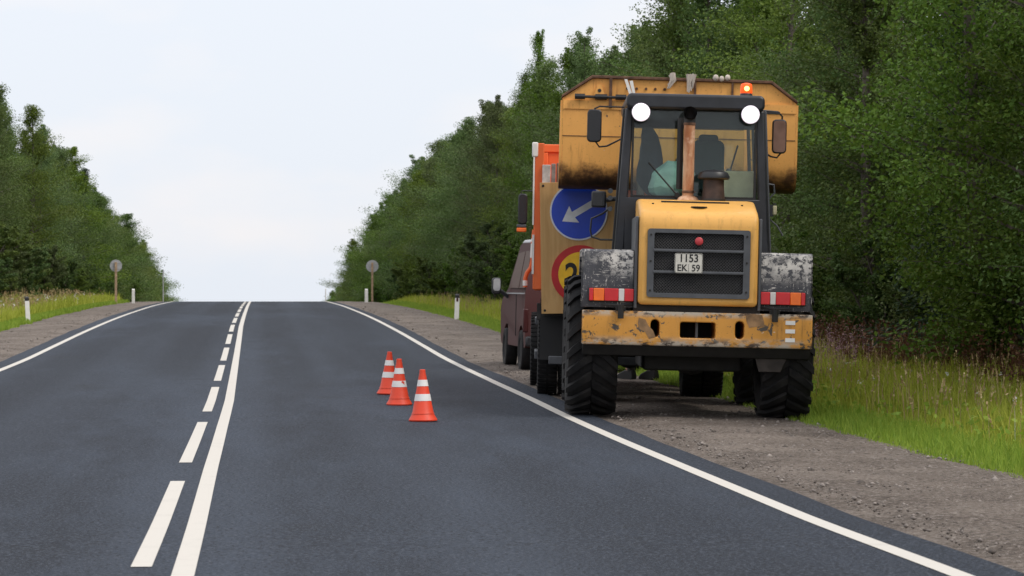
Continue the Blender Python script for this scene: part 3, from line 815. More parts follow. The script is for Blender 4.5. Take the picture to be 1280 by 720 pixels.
# ---------------------------------------------------------------- wheel loader
def build_loader():
    root = empty('wheel_loader', (4.63, 27.85, -1.385), (0, R(1.35), R(-6.0)),
                 'yellow wheel loader seen from behind with lit work lamps and raised bucket', 'wheel loader')
    P = root
    # --- counterweight with real slots
    b = MB().prism([(-.95, 1.13), (-.95, .80), (-.94, .775), (-.30, .775), (-.30, 1.13)], 'x', -1.196, 1.196)
    cw = b.build('counterweight', M['bumper'], P)
    holes = [MB().prism(rrect(x, .955, .095, .185, .046), 'y', -1.1, -.2) for x in (-.44, .44)]
    holes.append(MB().prism(rrect(.005, .945, .37, .165, .025), 'y', -1.1, -.2))
    cut(cw, holes)
    bv = cw.modifiers.new('edge', 'BEVEL'); bv.width = .012; bv.segments = 2; bv.limit_method = 'ANGLE'; bv.angle_limit = R(50)
    MB().box(-.012, .012, -.86, -.72, .865, 1.025).build('tow_pin', M['frame_grey'], cw)
    for x, z_ in ((-.80, 1.10), (.80, 1.10)):
        MB().tube([(x, -1.0, z_ - .05), (x, -1.0, z_ + .09)], .032, 10).build('hook_pin', M['dark'], cw)
        MB().box(x - .05, x + .05, -.99, -.9, z_ + .03, z_ + .07).build('hook_bracket', M['dark'], cw)
    # torn patches of paint, standing a hair proud as flaked primer edges
    def patch(pts, dx, dz):
        MB().prism([(x + dx, z_ + dz) for x, z_ in pts], 'y', -.9525, -.9495).build('scraped_patch', M['scraped'], P)
    patch([(-.10, .07), (-.02, .085), (.07, .075), (.09, .01), (.10, -.05), (.03, -.045), (-.06, -.06), (-.09, .0)], .60, 1.045)
    patch([(-.05, .10), (.02, .08), (.05, .02), (.10, -.03), (.13, -.10), (.06, -.12), (.02, -.05), (-.04, -.02), (-.06, .04)], -.56, .965)
    for zc in (1.045, .957, .865):
        MB().box(.915, 1.015, -.956, -.949, zc - .021, zc + .021).build('reflector_strip', M['white'], P)
    b = MB().prism([(-.90, .772), (-.82, .665), (.5, .64), (.5, .772)], 'x', -1.19, 1.19)
    b.build('counterweight_underside', M['dark'], P, .01)
    MB().prism([(.62, .67), (.95, .67), (.89, .525), (.66, .525)], 'y', -.80, -.78).build('mud_plate', M['mud'], P, .006)
    # --- chassis, axles
    MB().box(-.52, .52, -.29, 2.0, .50, 1.20).box(-.36, .36, 1.4, 3.6, .55, 1.25).build('chassis', M['dark'], P, .02)
    for yy in (0, 2.85):
        MB().tube([(-.74, yy, .75), (.74, yy, .75)], .11, 12).lathe([(.05, -.26), (.24, -.15), (.27, 0), (.24, .15), (.05, .26)], (0, yy, .72), 'y', 14).build('axle', M['dark'], P)
    # --- wheels
    rt, wt = .75, .54
    tm = tyre_mesh(rt * .975, wt, None); rm = rim_mesh(rt, wt, M['yellow'])
    lm = {s: lug_mesh(rt, wt, s) for s in (-1, 1)}
    for yy in (0, 2.85):
        for sx in (-1, 1):
            w = link('wheel', tm, P, (sx * 1.03 - .045, yy, .75))
            link('rim', rm, w)
            for k in range(22):
                for s in (-1, 1):
                    link('tread_lug', lm[s], w, rot=(-(k + (.5 if s > 0 else 0)) * 2 * math.pi / 22, 0, 0))
    # --- engine hood
    b = MB().prism([(-.90, 1.20), (-.90, 2.03), (-.885, 2.10), (-.84, 2.155), (-.76, 2.195), (-.30, 2.315), (.28, 2.34), (.28, 1.20)], 'x', -.622, .622)
    hood = b.build('hood', M['yellow'], P)
    cut(hood, [MB().box(-.49, .49, -1.1, -.80, 1.31, 1.965)])
    bv = hood.modifiers.new('edge', 'BEVEL'); bv.width = .045; bv.segments = 3; bv.limit_method = 'ANGLE'; bv.angle_limit = R(50)
    MB().box(-.38, .34, -.42, -.395, 2.286, 2.302).build('panel_gap', M['rubber_trim'], hood)
    MB().lathe([(.085, -.004), (.085, .006), (.06, .006), (.06, -.01)], (.01, -.62, 2.236), 'z', 20).build('filler_hole', M['ink'], hood).scale = (1, 1, 1)
    for s in (-1, 1):
        MB().box(s * .645 - .016, s * .645 + .016, -.84, .28, 1.16, 2.12).build('hood_side_panel', M['frame_grey'], hood, .008)
        MB().lathe([(.012, 0), (.012, .012)], (s * .47, -.5, 2.262), 'z', 8).build('hood_bolt', M['dark'], hood)
    MB().box(-.66, .66, -.80, .28, 1.125, 1.21).build('hood_base', M['dark'], P)
    # --- grille
    fr = MB()
    fr.prism(rrect(0, 1.637, 1.07, .715, .03), 'y', -.925, -.895)
    gf = fr.build('grille', M['frame_grey'], P)
    cut(gf, [MB().prism(rrect(0, 1.64, .93, .625, .02), 'y', -1.0, -.80)])
    MB().box(-.488, .488, -.845, -.803, 1.312, 1.963).build('radiator_core', M['ink'], gf)
    for zc in (1.77, 1.545):
        MB().prism(rrect(-.92, zc, .022, .030, .006, 2), 'x', -.47, .47).build('grille_bar', M['frame_grey'], gf)
    for s in (-1, 1):
        for zc in (1.35, 1.655, 1.93):
            MB().lathe([(.011, -.005), (.011, .006)], (s * .50, -.928, zc), 'y', 8).build('grille_bolt', M['dark'], gf)
    wm = MB(); st = .031
    k = -.47 - .63
    while k < .47:
        for sg in (1, -1):
            x0, z0, x1, z1 = (k, 1.327, k + .627, 1.954) if sg > 0 else (k + .627, 1.327, k, 1.954)
            # clip to the opening
            def clip(x0, z0, x1, z1):
                t0, t1 = 0., 1.
                for lo, hi in ((-.465, .465),):
                    dx = x1 - x0
                    ta, tb = (lo - x0) / dx, (hi - x0) / dx
                    t0, t1 = max(t0, min(ta, tb)), min(t1, max(ta, tb))
                return (x0 + (x1 - x0) * t0, z0 + (z1 - z0) * t0, x0 + (x1 - x0) * t1, z0 + (z1 - z0) * t1) if t1 > t0 + .01 else None
            c = clip(x0, z0, x1, z1)
            if c: wm.tube([(c[0], -.898 - .002 * sg, c[1]), (c[2], -.898 - .002 * sg, c[3])], .0042, 4, False)
        k += st
    wm.build('grille_mesh', M['mesh_wire'], gf, smooth=0)
    MB().lathe([(.001, -.016), (.03, -.016), (.042, -.008), (.044, .02)], (.0, -.912, 1.872), 'y', 24).build('red_badge', M['badge'], gf)
    pl = MB().prism(rrect(-.105, 1.640, .292, .208, .02), 'y', -.952, -.942).build('number_plate', M['plate'], P)
    rim = MB().prism(rrect(-.105, 1.640, .286, .202, .018), 'y', -.9535, -.9525).build('plate_border', M['ink'], pl)
    cut(rim, [MB().prism(rrect(-.105, 1.640, .277, .193, .015), 'y', -1, -.9)])
    text('plate_digits', '1153', .112, M['ink'], pl, (-.105, -.9535, 1.688), (R(90), 0, 0), .002, .92)
    text('plate_letters', 'EK', .098, M['ink'], pl, (-.172, -.9535, 1.588), (R(90), 0, 0), .0015, .95)
    text('plate_region', '59', .098, M['ink'], pl, (-.03, -.9535, 1.588), (R(90), 0, 0), .0015, .9)
    MB().box(-.108, -.105, -.9535, -.9525, 1.55, 1.63).build('plate_divider', M['ink'], pl)
    # --- fenders and tail lights
    for s in (-1, 1):
        x0, x1 = (-1.212, -.668) if s < 0 else (.662, 1.205)
        prof = [(-.75, 1.16), (-.75, 1.70), (-.735, 1.745), (-.70, 1.77), (.55, 1.77), (.95, 1.50), (.93, 1.48), (.54, 1.745), (-.69, 1.745), (-.712, 1.73), (-.725, 1.695), (-.725, 1.16)]
        fd = MB().prism(prof, 'x', x0, x1).build('fender', M['fender'], P, .006)
        xo = x0 if s < 0 else x1
        MB().prism([(-.75, 1.16), (-.75, 1.70), (-.70, 1.77), (.55, 1.77), (.60, 1.70), (-.62, 1.69), (-.68, 1.62), (-.68, 1.16)], 'x', xo - .006 - s * .012, xo + .006 - s * .012).build('fender_lip', M['fender'], fd)
        # the lamp cluster: outer orange, reds, a white reversing lens
        tl = MB().box(min(s * .655, s * 1.135), max(s * .655, s * 1.135), -.800, -.752, 1.222, 1.368).build('tail_light', M['rubber_trim'], P, .006)
        for nm, a, c, mm in (('red_lens', 1.128, 1.085, 'red_lens'), ('orange_lens', 1.083, .972, 'orange_lens'), ('red_lens', .970, .822, 'red_lens'), ('white_lens', .820, .762, 'white_lens'), ('red_lens', .760, .662, 'red_lens')):
            MB().box(min(s * a, s * c), max(s * a, s * c), -.822, -.796, 1.230, 1.360).build(nm, M[mm], tl, .006)
        MB().tube([(s * .62, -.76, 1.20), (s * .80, -.80, 1.185), (s * 1.0, -.79, 1.19)], .009, 6).build('cable', M['rubber_trim'], P)
    # --- exhaust and pre-cleaner
    ex = MB().tube([(-.075, -.02, 2.28), (-.075, -.02, 3.17)], .060, 20).build('exhaust_pipe', M['exhaust'], P)
    MB().lathe([(.12, 0), (.10, .03), (.066, .05)], (-.075, -.02, 2.325), 'z', 20).build('exhaust_base', M['exhaust'], ex)
    for zz in (2.40, 3.13):
        MB().lathe([(.061, 0), (.066, .006), (.066, .024), (.061, .03)], (-.075, -.02, zz), 'z', 20).build('exhaust_band', M['rust'], ex)
    o = MB(); seg = 18; prof = []
    pts = [(-.075, -.02, 3.16), (-.075, -.02, 3.21), (-.075, -.045, 3.245), (-.075, -.10, 3.262)]
    o.tube(pts, [.063, .064, .068, .074], seg, False); o.tube([pts[0], pts[1], pts[2], (-.075, -.085, 3.258)], [.055, .056, .06, .062], seg, False)
    o.build('exhaust_outlet', M['ink'], ex)
    MB().tube([(-.165, .1, 2.45), (-.165, .1, 3.22)], .035, 10).build('exhaust_shield', M['ink'], ex)
    pc = MB().lathe([(.155, 0), (.172, .012), (.172, .035), (.15, .075), (.09, .10), (.01, .105)], (.195, -.05, 2.555), 'z', 28).build('air_cleaner_cap', M['black'], P)
    MB().lathe([(.125, 0), (.115, .12), (.11, .22)], (.195, -.05, 2.335), 'z', 24).build('air_cleaner_bowl', M['dark_rust'], pc)
    MB().lathe([(.14, 0), (.14, .02)], (.195, -.05, 2.325), 'z', 24).build('air_cleaner_clamp', M['black'], pc)
    # --- cab
    cz0 = 1.30
    def post(x0b, x1b, x0t, x1t, y0, y1, zb, zt):
        return MB().hexa([(x0b, y0, zb), (x1b, y0, zb), (x1b, y1, zb), (x0b, y1, zb), (x0t, y0, zt), (x1t, y0, zt), (x1t, y1, zt), (x0t, y1, zt)])
    cab = MB()
    cab.box(-.80, .80, .32, 1.9, 1.15, 1.72)                                  # cab base
    cab.build('cab_base', M['cab'], P, .02)
    MB().box(-.74, .74, .33, .37, 1.725, 2.36).build('cab_rear_panel', M['cab'], P, .01)
    for s in (-1, 1):
        q = (lambda a, c: (min(s * a, s * c), max(s * a, s * c)))
        a, c = q(.845, .735); d, e = q(.755, .665)
        pi = post(a, c, d, e, .33, .47, 1.722, 3.33).build('cab_pillar', M['cab'], P, .02)
        a2, c2 = q(.87, .80); d2, e2 = q(.775, .71)
        post(a2, c2, d2, e2, .48, .56, 1.722, 3.33).build('door_edge', M['rubber_trim'], pi, .01)
        post(*q(.80, .76), *q(.72, .685), 1.82, 1.9, 1.722, 3.33).build('cab_front_pillar', M['cab'], P, .01)
        post(*q(.795, .765), *q(.705, .675), 1.08, 1.15, 1.722, 3.33).build('cab_middle_pillar', M['cab'], P, .01)
        # side window
        x = s * .775; xt = s * .69
        MB().hexa([(x - .003, .57, 2.0), (x + .003, .57, 2.0), (x + .003, 1.8, 2.0), (x - .003, 1.8, 2.0), (xt - .003, .57, 3.3), (xt + .003, .57, 3.3), (xt + .003, 1.8, 3.3), (xt - .003, 1.8, 3.3)]).build('side_window', M['glass'], P)
    roof = MB().prism(rrect(0, 3.40, 1.50, .17, .06, 5), 'y', .20, 1.98).build('cab_roof', M['cab'], P, .03, 3)
    MB().box(-.66, .66, .37, 1.82, 3.20, 3.315).build('roof_lining', M['cab'], P, .02)
    MB().box(-.665, .665, .345, .353, 2.363, 3.31).build('rear_window', M['glass'], P)
    MB().box(-.665, .665, .353, .358, 3.12, 3.315).build('window_sunband', M['cab'], P)
    MB().box(-.665, .665, 1.845, 1.853, 2.1, 3.31).build('windscreen', M['glass'], P)
    # seals along the rear window
    MB().box(-.68, -.655, .335, .345, 2.36, 3.32).box(.655, .68, .335, .345, 2.36, 3.32).box(-.655, .655, .335, .345, 2.36, 2.385).build('window_seal', M['rubber_trim'], P)
    wi = MB().tube([(-.18, .325, 2.40), (-.49, .325, 2.74)], .010, 6).build('wiper_arm', M['rubber_trim'], P)
    MB().lathe([(.03, -.02), (.03, .02)], (-.17, .325, 2.39), 'y', 10).build('wiper_pivot', M['rubber_trim'], wi)
    # inside the cab
    se = MB().prism(rrect(.20, 2.75, .36, .58, .08), 'y', .98, 1.10).build('seat', M['seat'], P, .03)
    MB().box(.0, .42, 1.1, 1.6, 2.32, 2.46).build('seat_cushion', M['seat'], se, .04)
    MB().prism(rrect(.20, 3.05, .22, .10, .04), 'y', 1.0, 1.08).build('headrest', M['seat'], se, .02)
    MB().box(.34, .69, .55, .78, 2.0, 2.68).build('control_cabinet', M['cream'], P, .02)
    lv = MB().tube([(.43, .9, 2.66), (.52, .92, 2.98)], .011, 6).build('control_lever', M['black'], P)
    MB().lathe([(.03, 0), (.035, .03), (.02, .06)], (.425, .9, 2.66), 'z', 10).build('lever_boot', M['frame_grey'], lv)
    MB().box(-.62, .66, .40, 1.8, 1.73, 2.05).build('cab_floor', M['dark'], P)
    st = MB().tube([(.16, 1.5, 2.2), (.16, 1.42, 2.62)], .03, 8).build('steering_column', M['black'], P)
    MB().tube([(.16 + .18 * math.cos(k * .3307), 1.40 + .03 * math.sin(k * .3307), 2.64 + .17 * math.sin(k * .3307)) for k in range(20)], .014, 6).build('steering_wheel', M['black'], st)
    # --- work lamps, lit
    for s in (-1, 1):
        x = s * .592
        h = MB().lathe([(.100, .004), (.106, .03), (.095, .08), (.05, .11), (.01, .115)], (x, .17, 3.275), 'y', 24).build('work_lamp', M['black'], P)
        MB().lathe([(.001, -.014), (.055, -.011), (.070, -.008), (.070, .02)], (x, .165, 3.275), 'y', 24).build('lamp_lens', M['lamp'], h)
        MB().lathe([(.071, -.007), (.087, -.003), (.087, .02), (.071, .02)], (x, .165, 3.275), 'y', 24).build('lamp_reflector_glow', M['lamp_edge'], h)
        MB().lathe([(.088, -.002), (.099, .003), (.099, .02), (.088, .02)], (x, .165, 3.275), 'y', 24).build('lamp_rim_glow', M['lamp_rim_glow'], h)
        MB().box(x - .03, x + .03, .24, .34, 3.29, 3.36).build('lamp_bracket', M['black'], h)
    # --- beacon on the roof
    be = MB().lathe([(.062, 0), (.066, .01), (.062, .085), (.055, .105), (.02, .115), (.001, .116)], (.575, .6, 3.535), 'z', 20).build('beacon', M['beacon'], P)
    MB().lathe([(.07, 0), (.07, .03), (.062, .05)], (.575, .6, 3.486), 'z', 20).build('beacon_base', M['black'], be)
    MB().lathe([(.001, -.026), (.02, -.018), (.028, 0), (.02, .018), (.001, .026)], (.575, .535, 3.585), 'y', 14).build('beacon_bulb', M['beacon_core'], be)
    # --- mirrors on bent arms
    for s, xa, xb, z0, z1, mm in ((-1, -1.155, -.995, 2.985, 3.350, 'glass_dark'), (1, .905, 1.065, 2.905, 3.285, 'mirror')):
        xc = (xa + xb) / 2; zc = (z0 + z1) / 2
        mi = MB().prism(rrect(xc, zc, xb - xa, z1 - z0, .045), 'y', .97, 1.03).build('mirror', M['black'], P, .012)
        MB().prism(rrect(xc, zc, xb - xa - .026, z1 - z0 - .03, .035), 'y', .965, .9685).build('mirror_glass', M[mm], mi)
        if s < 0:
            pts = [(-.70, .9, 3.375), (-1.02, 1.0, 3.385), (xc, 1.02, 3.36), (xc, 1.02, 3.33)]
            pt2 = [(xc + .02, 1.02, 2.99), (xc + .06, 1.02, 2.935), (-.93, 1.0, 2.945), (-.78, .9, 3.02)]
        else:
            pts = [(.70, .9, 3.38), (xc - .02, 1.0, 3.37), (xc + .03, 1.02, 3.32), (xc + .03, 1.02, 3.27)]
            pt2 = [(xc + .02, 1.02, 2.91), (xc - .02, 1.02, 2.86), (xc - .09, 1.0, 2.87), (.74, .9, 2.96)]
        MB().tube(pts, .010, 6).tube(pt2, .010, 6).build('mirror_arm', M['black'], mi)
    # --- left: side lamp box and grab rail; right: small lamp, hooks, a bent rod
    lb = MB().box(-1.09, -.93, .80, .92, 2.255, 2.435).build('side_lamp', M['black'], P, .02)
    MB().box(-1.08, -.97, .795, .80, 2.275, 2.415).build('lamp_lens', M['glass_dark'], lb)
    MB().tube([(-.93, .86, 2.34), (-.80, .86, 2.36)], .025, 8).build('lamp_bracket', M['black'], lb)
    MB().tube([(-.86, .88, 2.27), (-.96, .9, 2.19), (-1.085, .9, 2.13), (-1.095, .9, 2.0), (-1.08, .9, 1.93), (-.98, .9, 1.90), (-.84, .9, 1.90)], .011, 8).build('grab_rail', M['black'], P)
    for zz in (2.36, 2.44, 2.24):
        MB().lathe([(.028, -.03), (.028, .03)], (-.885, .8, zz), 'y', 10).build('hinge', M['frame_grey'], P)
    rb = MB().box(.925, .955, .82, .90, 2.33, 2.345).box(.80, .925, .82, .90, 2.20, 2.33).build('marker_lamp', M['black'], P)
    MB().box(.915, .960, .81, .90, 2.215, 2.318).build('lamp_lens', M['cream'], rb, .01)
    MB().tube([(.84, .86, 2.56), (.925, .86, 2.55), (.935, .86, 2.46), (.86, .86, 2.38)], .011, 6).build('door_handle', M['frame_grey'], P)
    MB().tube([(.84, .86, 2.21), (.97, .88, 2.10), (1.04, .88, 1.99)], .009, 6).build('grab_rail', M['frame_grey'], P)
    MB().box(.82, .98, .84, .9, 1.78, 1.80).build('step', M['frame_grey'], P)
    post(.855, .885, .765, .795, .50, .56, 1.72, 3.34).build('gutter_rail', M['frame_grey'], P, .006)
    MB().box(.80, .96, .7, .8, 3.325, 3.35).build('antenna_bracket', M['black'], P)
    # --- front frame, lift arms, bucket
    MB().box(-.42, .42, 2.2, 2.6, 1.2, 2.1).build('front_tower', M['dark'], P, .03)
    for s in (-1, 1):
        MB().prism([(2.25, 1.9), (2.55, 2.0), (2.9, 2.62), (2.9, 2.86), (2.7, 2.8), (2.2, 2.08)], 'x', s * .48 - .04, s * .48 + .04).build('lift_arm', M['bucket'], P, .01)
    MB().tube([(0, 2.4, 2.0), (0, 2.78, 2.9)], .07, 12).build('tilt_cylinder', M['dark'], P)
    BW = 1.375; YB = 2.80
    back = [(3.70, 2.60), (3.3, 2.57), (3.02, 2.585), (2.90, 2.63), (2.83, 2.73), (YB, 2.87), (YB, 3.60)]
    inn = [(YB + .03, 3.60), (YB + .03, 2.87), (2.86, 2.75), (2.92, 2.66), (3.03, 2.615), (3.3, 2.60), (3.70, 2.625)]
    bk = MB().prism(back + inn, 'x', -BW, BW).build('bucket', M['bucket'], P, .004, loc=(-.035, 0, -.025))
    side = [(YB + .001, 3.60), (YB + .001, 2.87), (2.832, 2.73), (2.902, 2.63), (3.02, 2.587), (3.3, 2.572), (3.70, 2.602), (3.55, 3.0), (3.2, 3.52)]
    for s in (-1, 1):
        MB().prism(side, 'x', s * (BW + .002), s * (BW + .03)).build('bucket_side', M['bucket'], bk)
    guard = [(-BW - .01, 3.603), (BW + .01, 3.603), (BW + .01, 3.615), (1.075, 3.845), (-1.03, 3.865), (-BW - .01, 3.625)]
    MB().prism(guard, 'y', YB + .005, YB + .03).build('spill_guard', M['bucket'], bk)
    def rail(pts, r=.018):
        return MB().tube(pts, r, 6)
    MB().prism([(-BW - .02, 3.628), (-1.03, 3.868), (1.075, 3.848), (BW + .02, 3.618), (BW + .02, 3.648), (1.085, 3.882), (-1.04, 3.902), (-BW - .02, 3.66)], 'y', YB - .035, YB + .30).build('guard_rim', M['rust'], bk, .006)
    MB().box(-BW, BW, YB - .006, YB, 3.178, 3.186).build('weld_seam', M['rust'], bk)
    MB().box(-BW, BW, YB - .015, YB + .004, 3.50, 3.604).build('back_stiffener', M['bucket'], bk)
    MB().tube([(-1.20, YB - .05, 3.645), (-.35, YB - .05, 3.64)], .016, 8).build('hinge_bar', M['black'], bk)
    for x0, x1 in ((-1.24, -1.12), (-1.0, -.86), (-.76, -.63)):
        MB().tube([(x0, YB - .05, 3.645), (x1, YB - .05, 3.645)], .034, 10).build('hinge_sleeve', M['black'], bk)
    lg = MB().prism([(-1.02, 3.655), (-.88, 3.655), (-.93, 3.79), (-.97, 3.79)], 'y', YB - .045, YB - .02).build('lug_plate', M['bucket'], bk)
    MB().lathe([(.022, -.006), (.022, .006)], (-.95, YB - .045, 3.72), 'y', 12).build('lug_hole', M['ink'], bk)
    MB().box(-.835, -.80, YB - .05, YB - .012, 3.52, 3.87).build('guard_rib', M['rust'], bk)
    for x in (.18, .62):
        MB().box(x - .012, x + .012, YB - .03, YB - .002, 3.61, 3.86).build('guard_rib', M['rust'], bk)
    for k in range(5):
        MB().lathe([(.016, -.008), (.016, .008)], (-.62 + k * .11, YB - .002, 3.755), 'y', 10).build('guard_bolt', M['rust'], bk)
    return root
LD = build_loader()
LM = LD.matrix_basis.copy()
bpy.context.view_layer.update()
LM = LD.matrix_world.copy()
def on_loader(name, mb, m, **k):
    """a thing lying on or in the loader: top-level, placed in the loader's own directions"""
    o = mb.build(name, m, None, **k); o.matrix_world = LM @ Matrix.Translation((-.035, 0, -.025)) if name in ('rope', 'rag_bundle', 'plastic_strip') else LM; return o
# things tied to or lying in the loader
def rag(x, z_, dx, n, seed):
    r = random.Random(seed); b = MB()
    for i in range(n):
        xx = x + r.uniform(-dx, dx)
        b.tube([(xx, 2.75, z_ + .02), (xx + r.uniform(-.02, .02), 2.735, z_ + .055), (xx + r.uniform(-.03, .03), 2.74, z_ - .02), (xx + r.uniform(-.05, .05), 2.755, z_ - r.uniform(.08, .17))], [.02, .024, .02, .010], 6)
    return b
tag(on_loader('rope', rag(-.10, 3.885, .03, 3, 1), M['rope']), 'frayed pale rope tied over the middle of the bucket rim', 'rope')
tag(on_loader('rope', rag(.09, 3.875, .06, 4, 2), M['rope']), 'knotted pale rope with loose ends right of the first rope on the rim', 'rope')
b = MB()
for x, z_, r_ in ((.42, 3.90, .045), (.49, 3.89, .04), (.56, 3.905, .042)):
    b.lathe([(.005, -r_ * .8), (r_ * .8, -r_ * .5), (r_, 0), (r_ * .8, r_ * .5), (.005, r_ * .8)], (x, 2.78, z_), 'x', 10)
tag(on_loader('rag_bundle', b, M['rope']), 'pale bundled rag lying on the bucket rim left of the beacon', 'rag')
b = MB().hexa([(-.585, 2.735, 3.64), (-.545, 2.735, 3.64), (-.545, 2.745, 3.64), (-.585, 2.745, 3.64), (-.66, 2.75, 3.86), (-.625, 2.75, 3.86), (-.625, 2.76, 3.86), (-.66, 2.76, 3.86)])
b.hexa([(-.545, 2.73, 3.64), (-.515, 2.73, 3.64), (-.515, 2.738, 3.64), (-.545, 2.738, 3.64), (-.60, 2.74, 3.84), (-.56, 2.74, 3.845), (-.56, 2.75, 3.845), (-.60, 2.75, 3.84)])
tag(on_loader('plastic_strip', b, M['white']), 'forked white plastic strip stuck on the bucket back beside the cab roof', 'plastic strip')
# jacket hanging inside the rear window, on the left
b = MB(); vs = []; n = 9; rr = random.Random(5)
outl = [(.00, 3.16, .05), (.02, 3.05, .09), (.03, 2.92, .11), (.05, 2.80, .13), (.06, 2.68, .14), (.07, 2.56, .15), (.09, 2.46, .13), (.11, 2.40, .10)]
for cx, cz, hw in outl:
    for k in range(10):
        t = 2 * math.pi * k / 10; f = 1 + .22 * math.sin(3 * t + cz * 9)
        vs.append((-.50 + cx + math.cos(t) * hw * f, .70 + math.sin(t) * .06 * f, cz))
fs = [(i * 10 + k, i * 10 + (k + 1) % 10, (i + 1) * 10 + (k + 1) % 10, (i + 1) * 10 + k) for i in range(len(outl) - 1) for k in range(10)] + [tuple(range(10))[::-1], tuple((len(outl) - 1) * 10 + k for k in range(10))]
b.add(vs, fs)
tag(on_loader('jacket', b, M['jacket_dark'], smooth=60), 'dark blue jacket hanging inside the loader cab rear window', 'jacket')
# crumpled pale green bag behind the rear window
b = MB(); vs = []; fs = []; rr = random.Random(9); na, nz = 16, 9
for j in range(nz):
    q = j / (nz - 1)
    for k in range(na):
        t = 2 * math.pi * k / na
        f = (math.sin(math.pi * (.12 + .80 * q)) ** .7) * (1 + .28 * mnoise.noise(Vector((math.cos(t) * 1.6, math.sin(t) * 1.6, q * 3 + 2))))
        vs.append((-.27 + .07 * q + math.cos(t) * .24 * f, .60 + math.sin(t) * .13 * f, 2.37 + .40 * q + .04 * mnoise.noise(Vector((math.cos(t) * 2, math.sin(t) * 2, q)))))
for j in range(nz - 1):
    for k in range(na):
        fs.append((j * na + k, j * na + (k + 1) % na, (j + 1) * na + (k + 1) % na, (j + 1) * na + k))
fs += [tuple(range(na))[::-1], tuple((nz - 1) * na + k for k in range(na))]
b.add(vs, fs)
tag(on_loader('plastic_bag', b, M['bag'], smooth=25), 'crumpled pale green plastic bag behind the loader cab rear window', 'plastic bag')

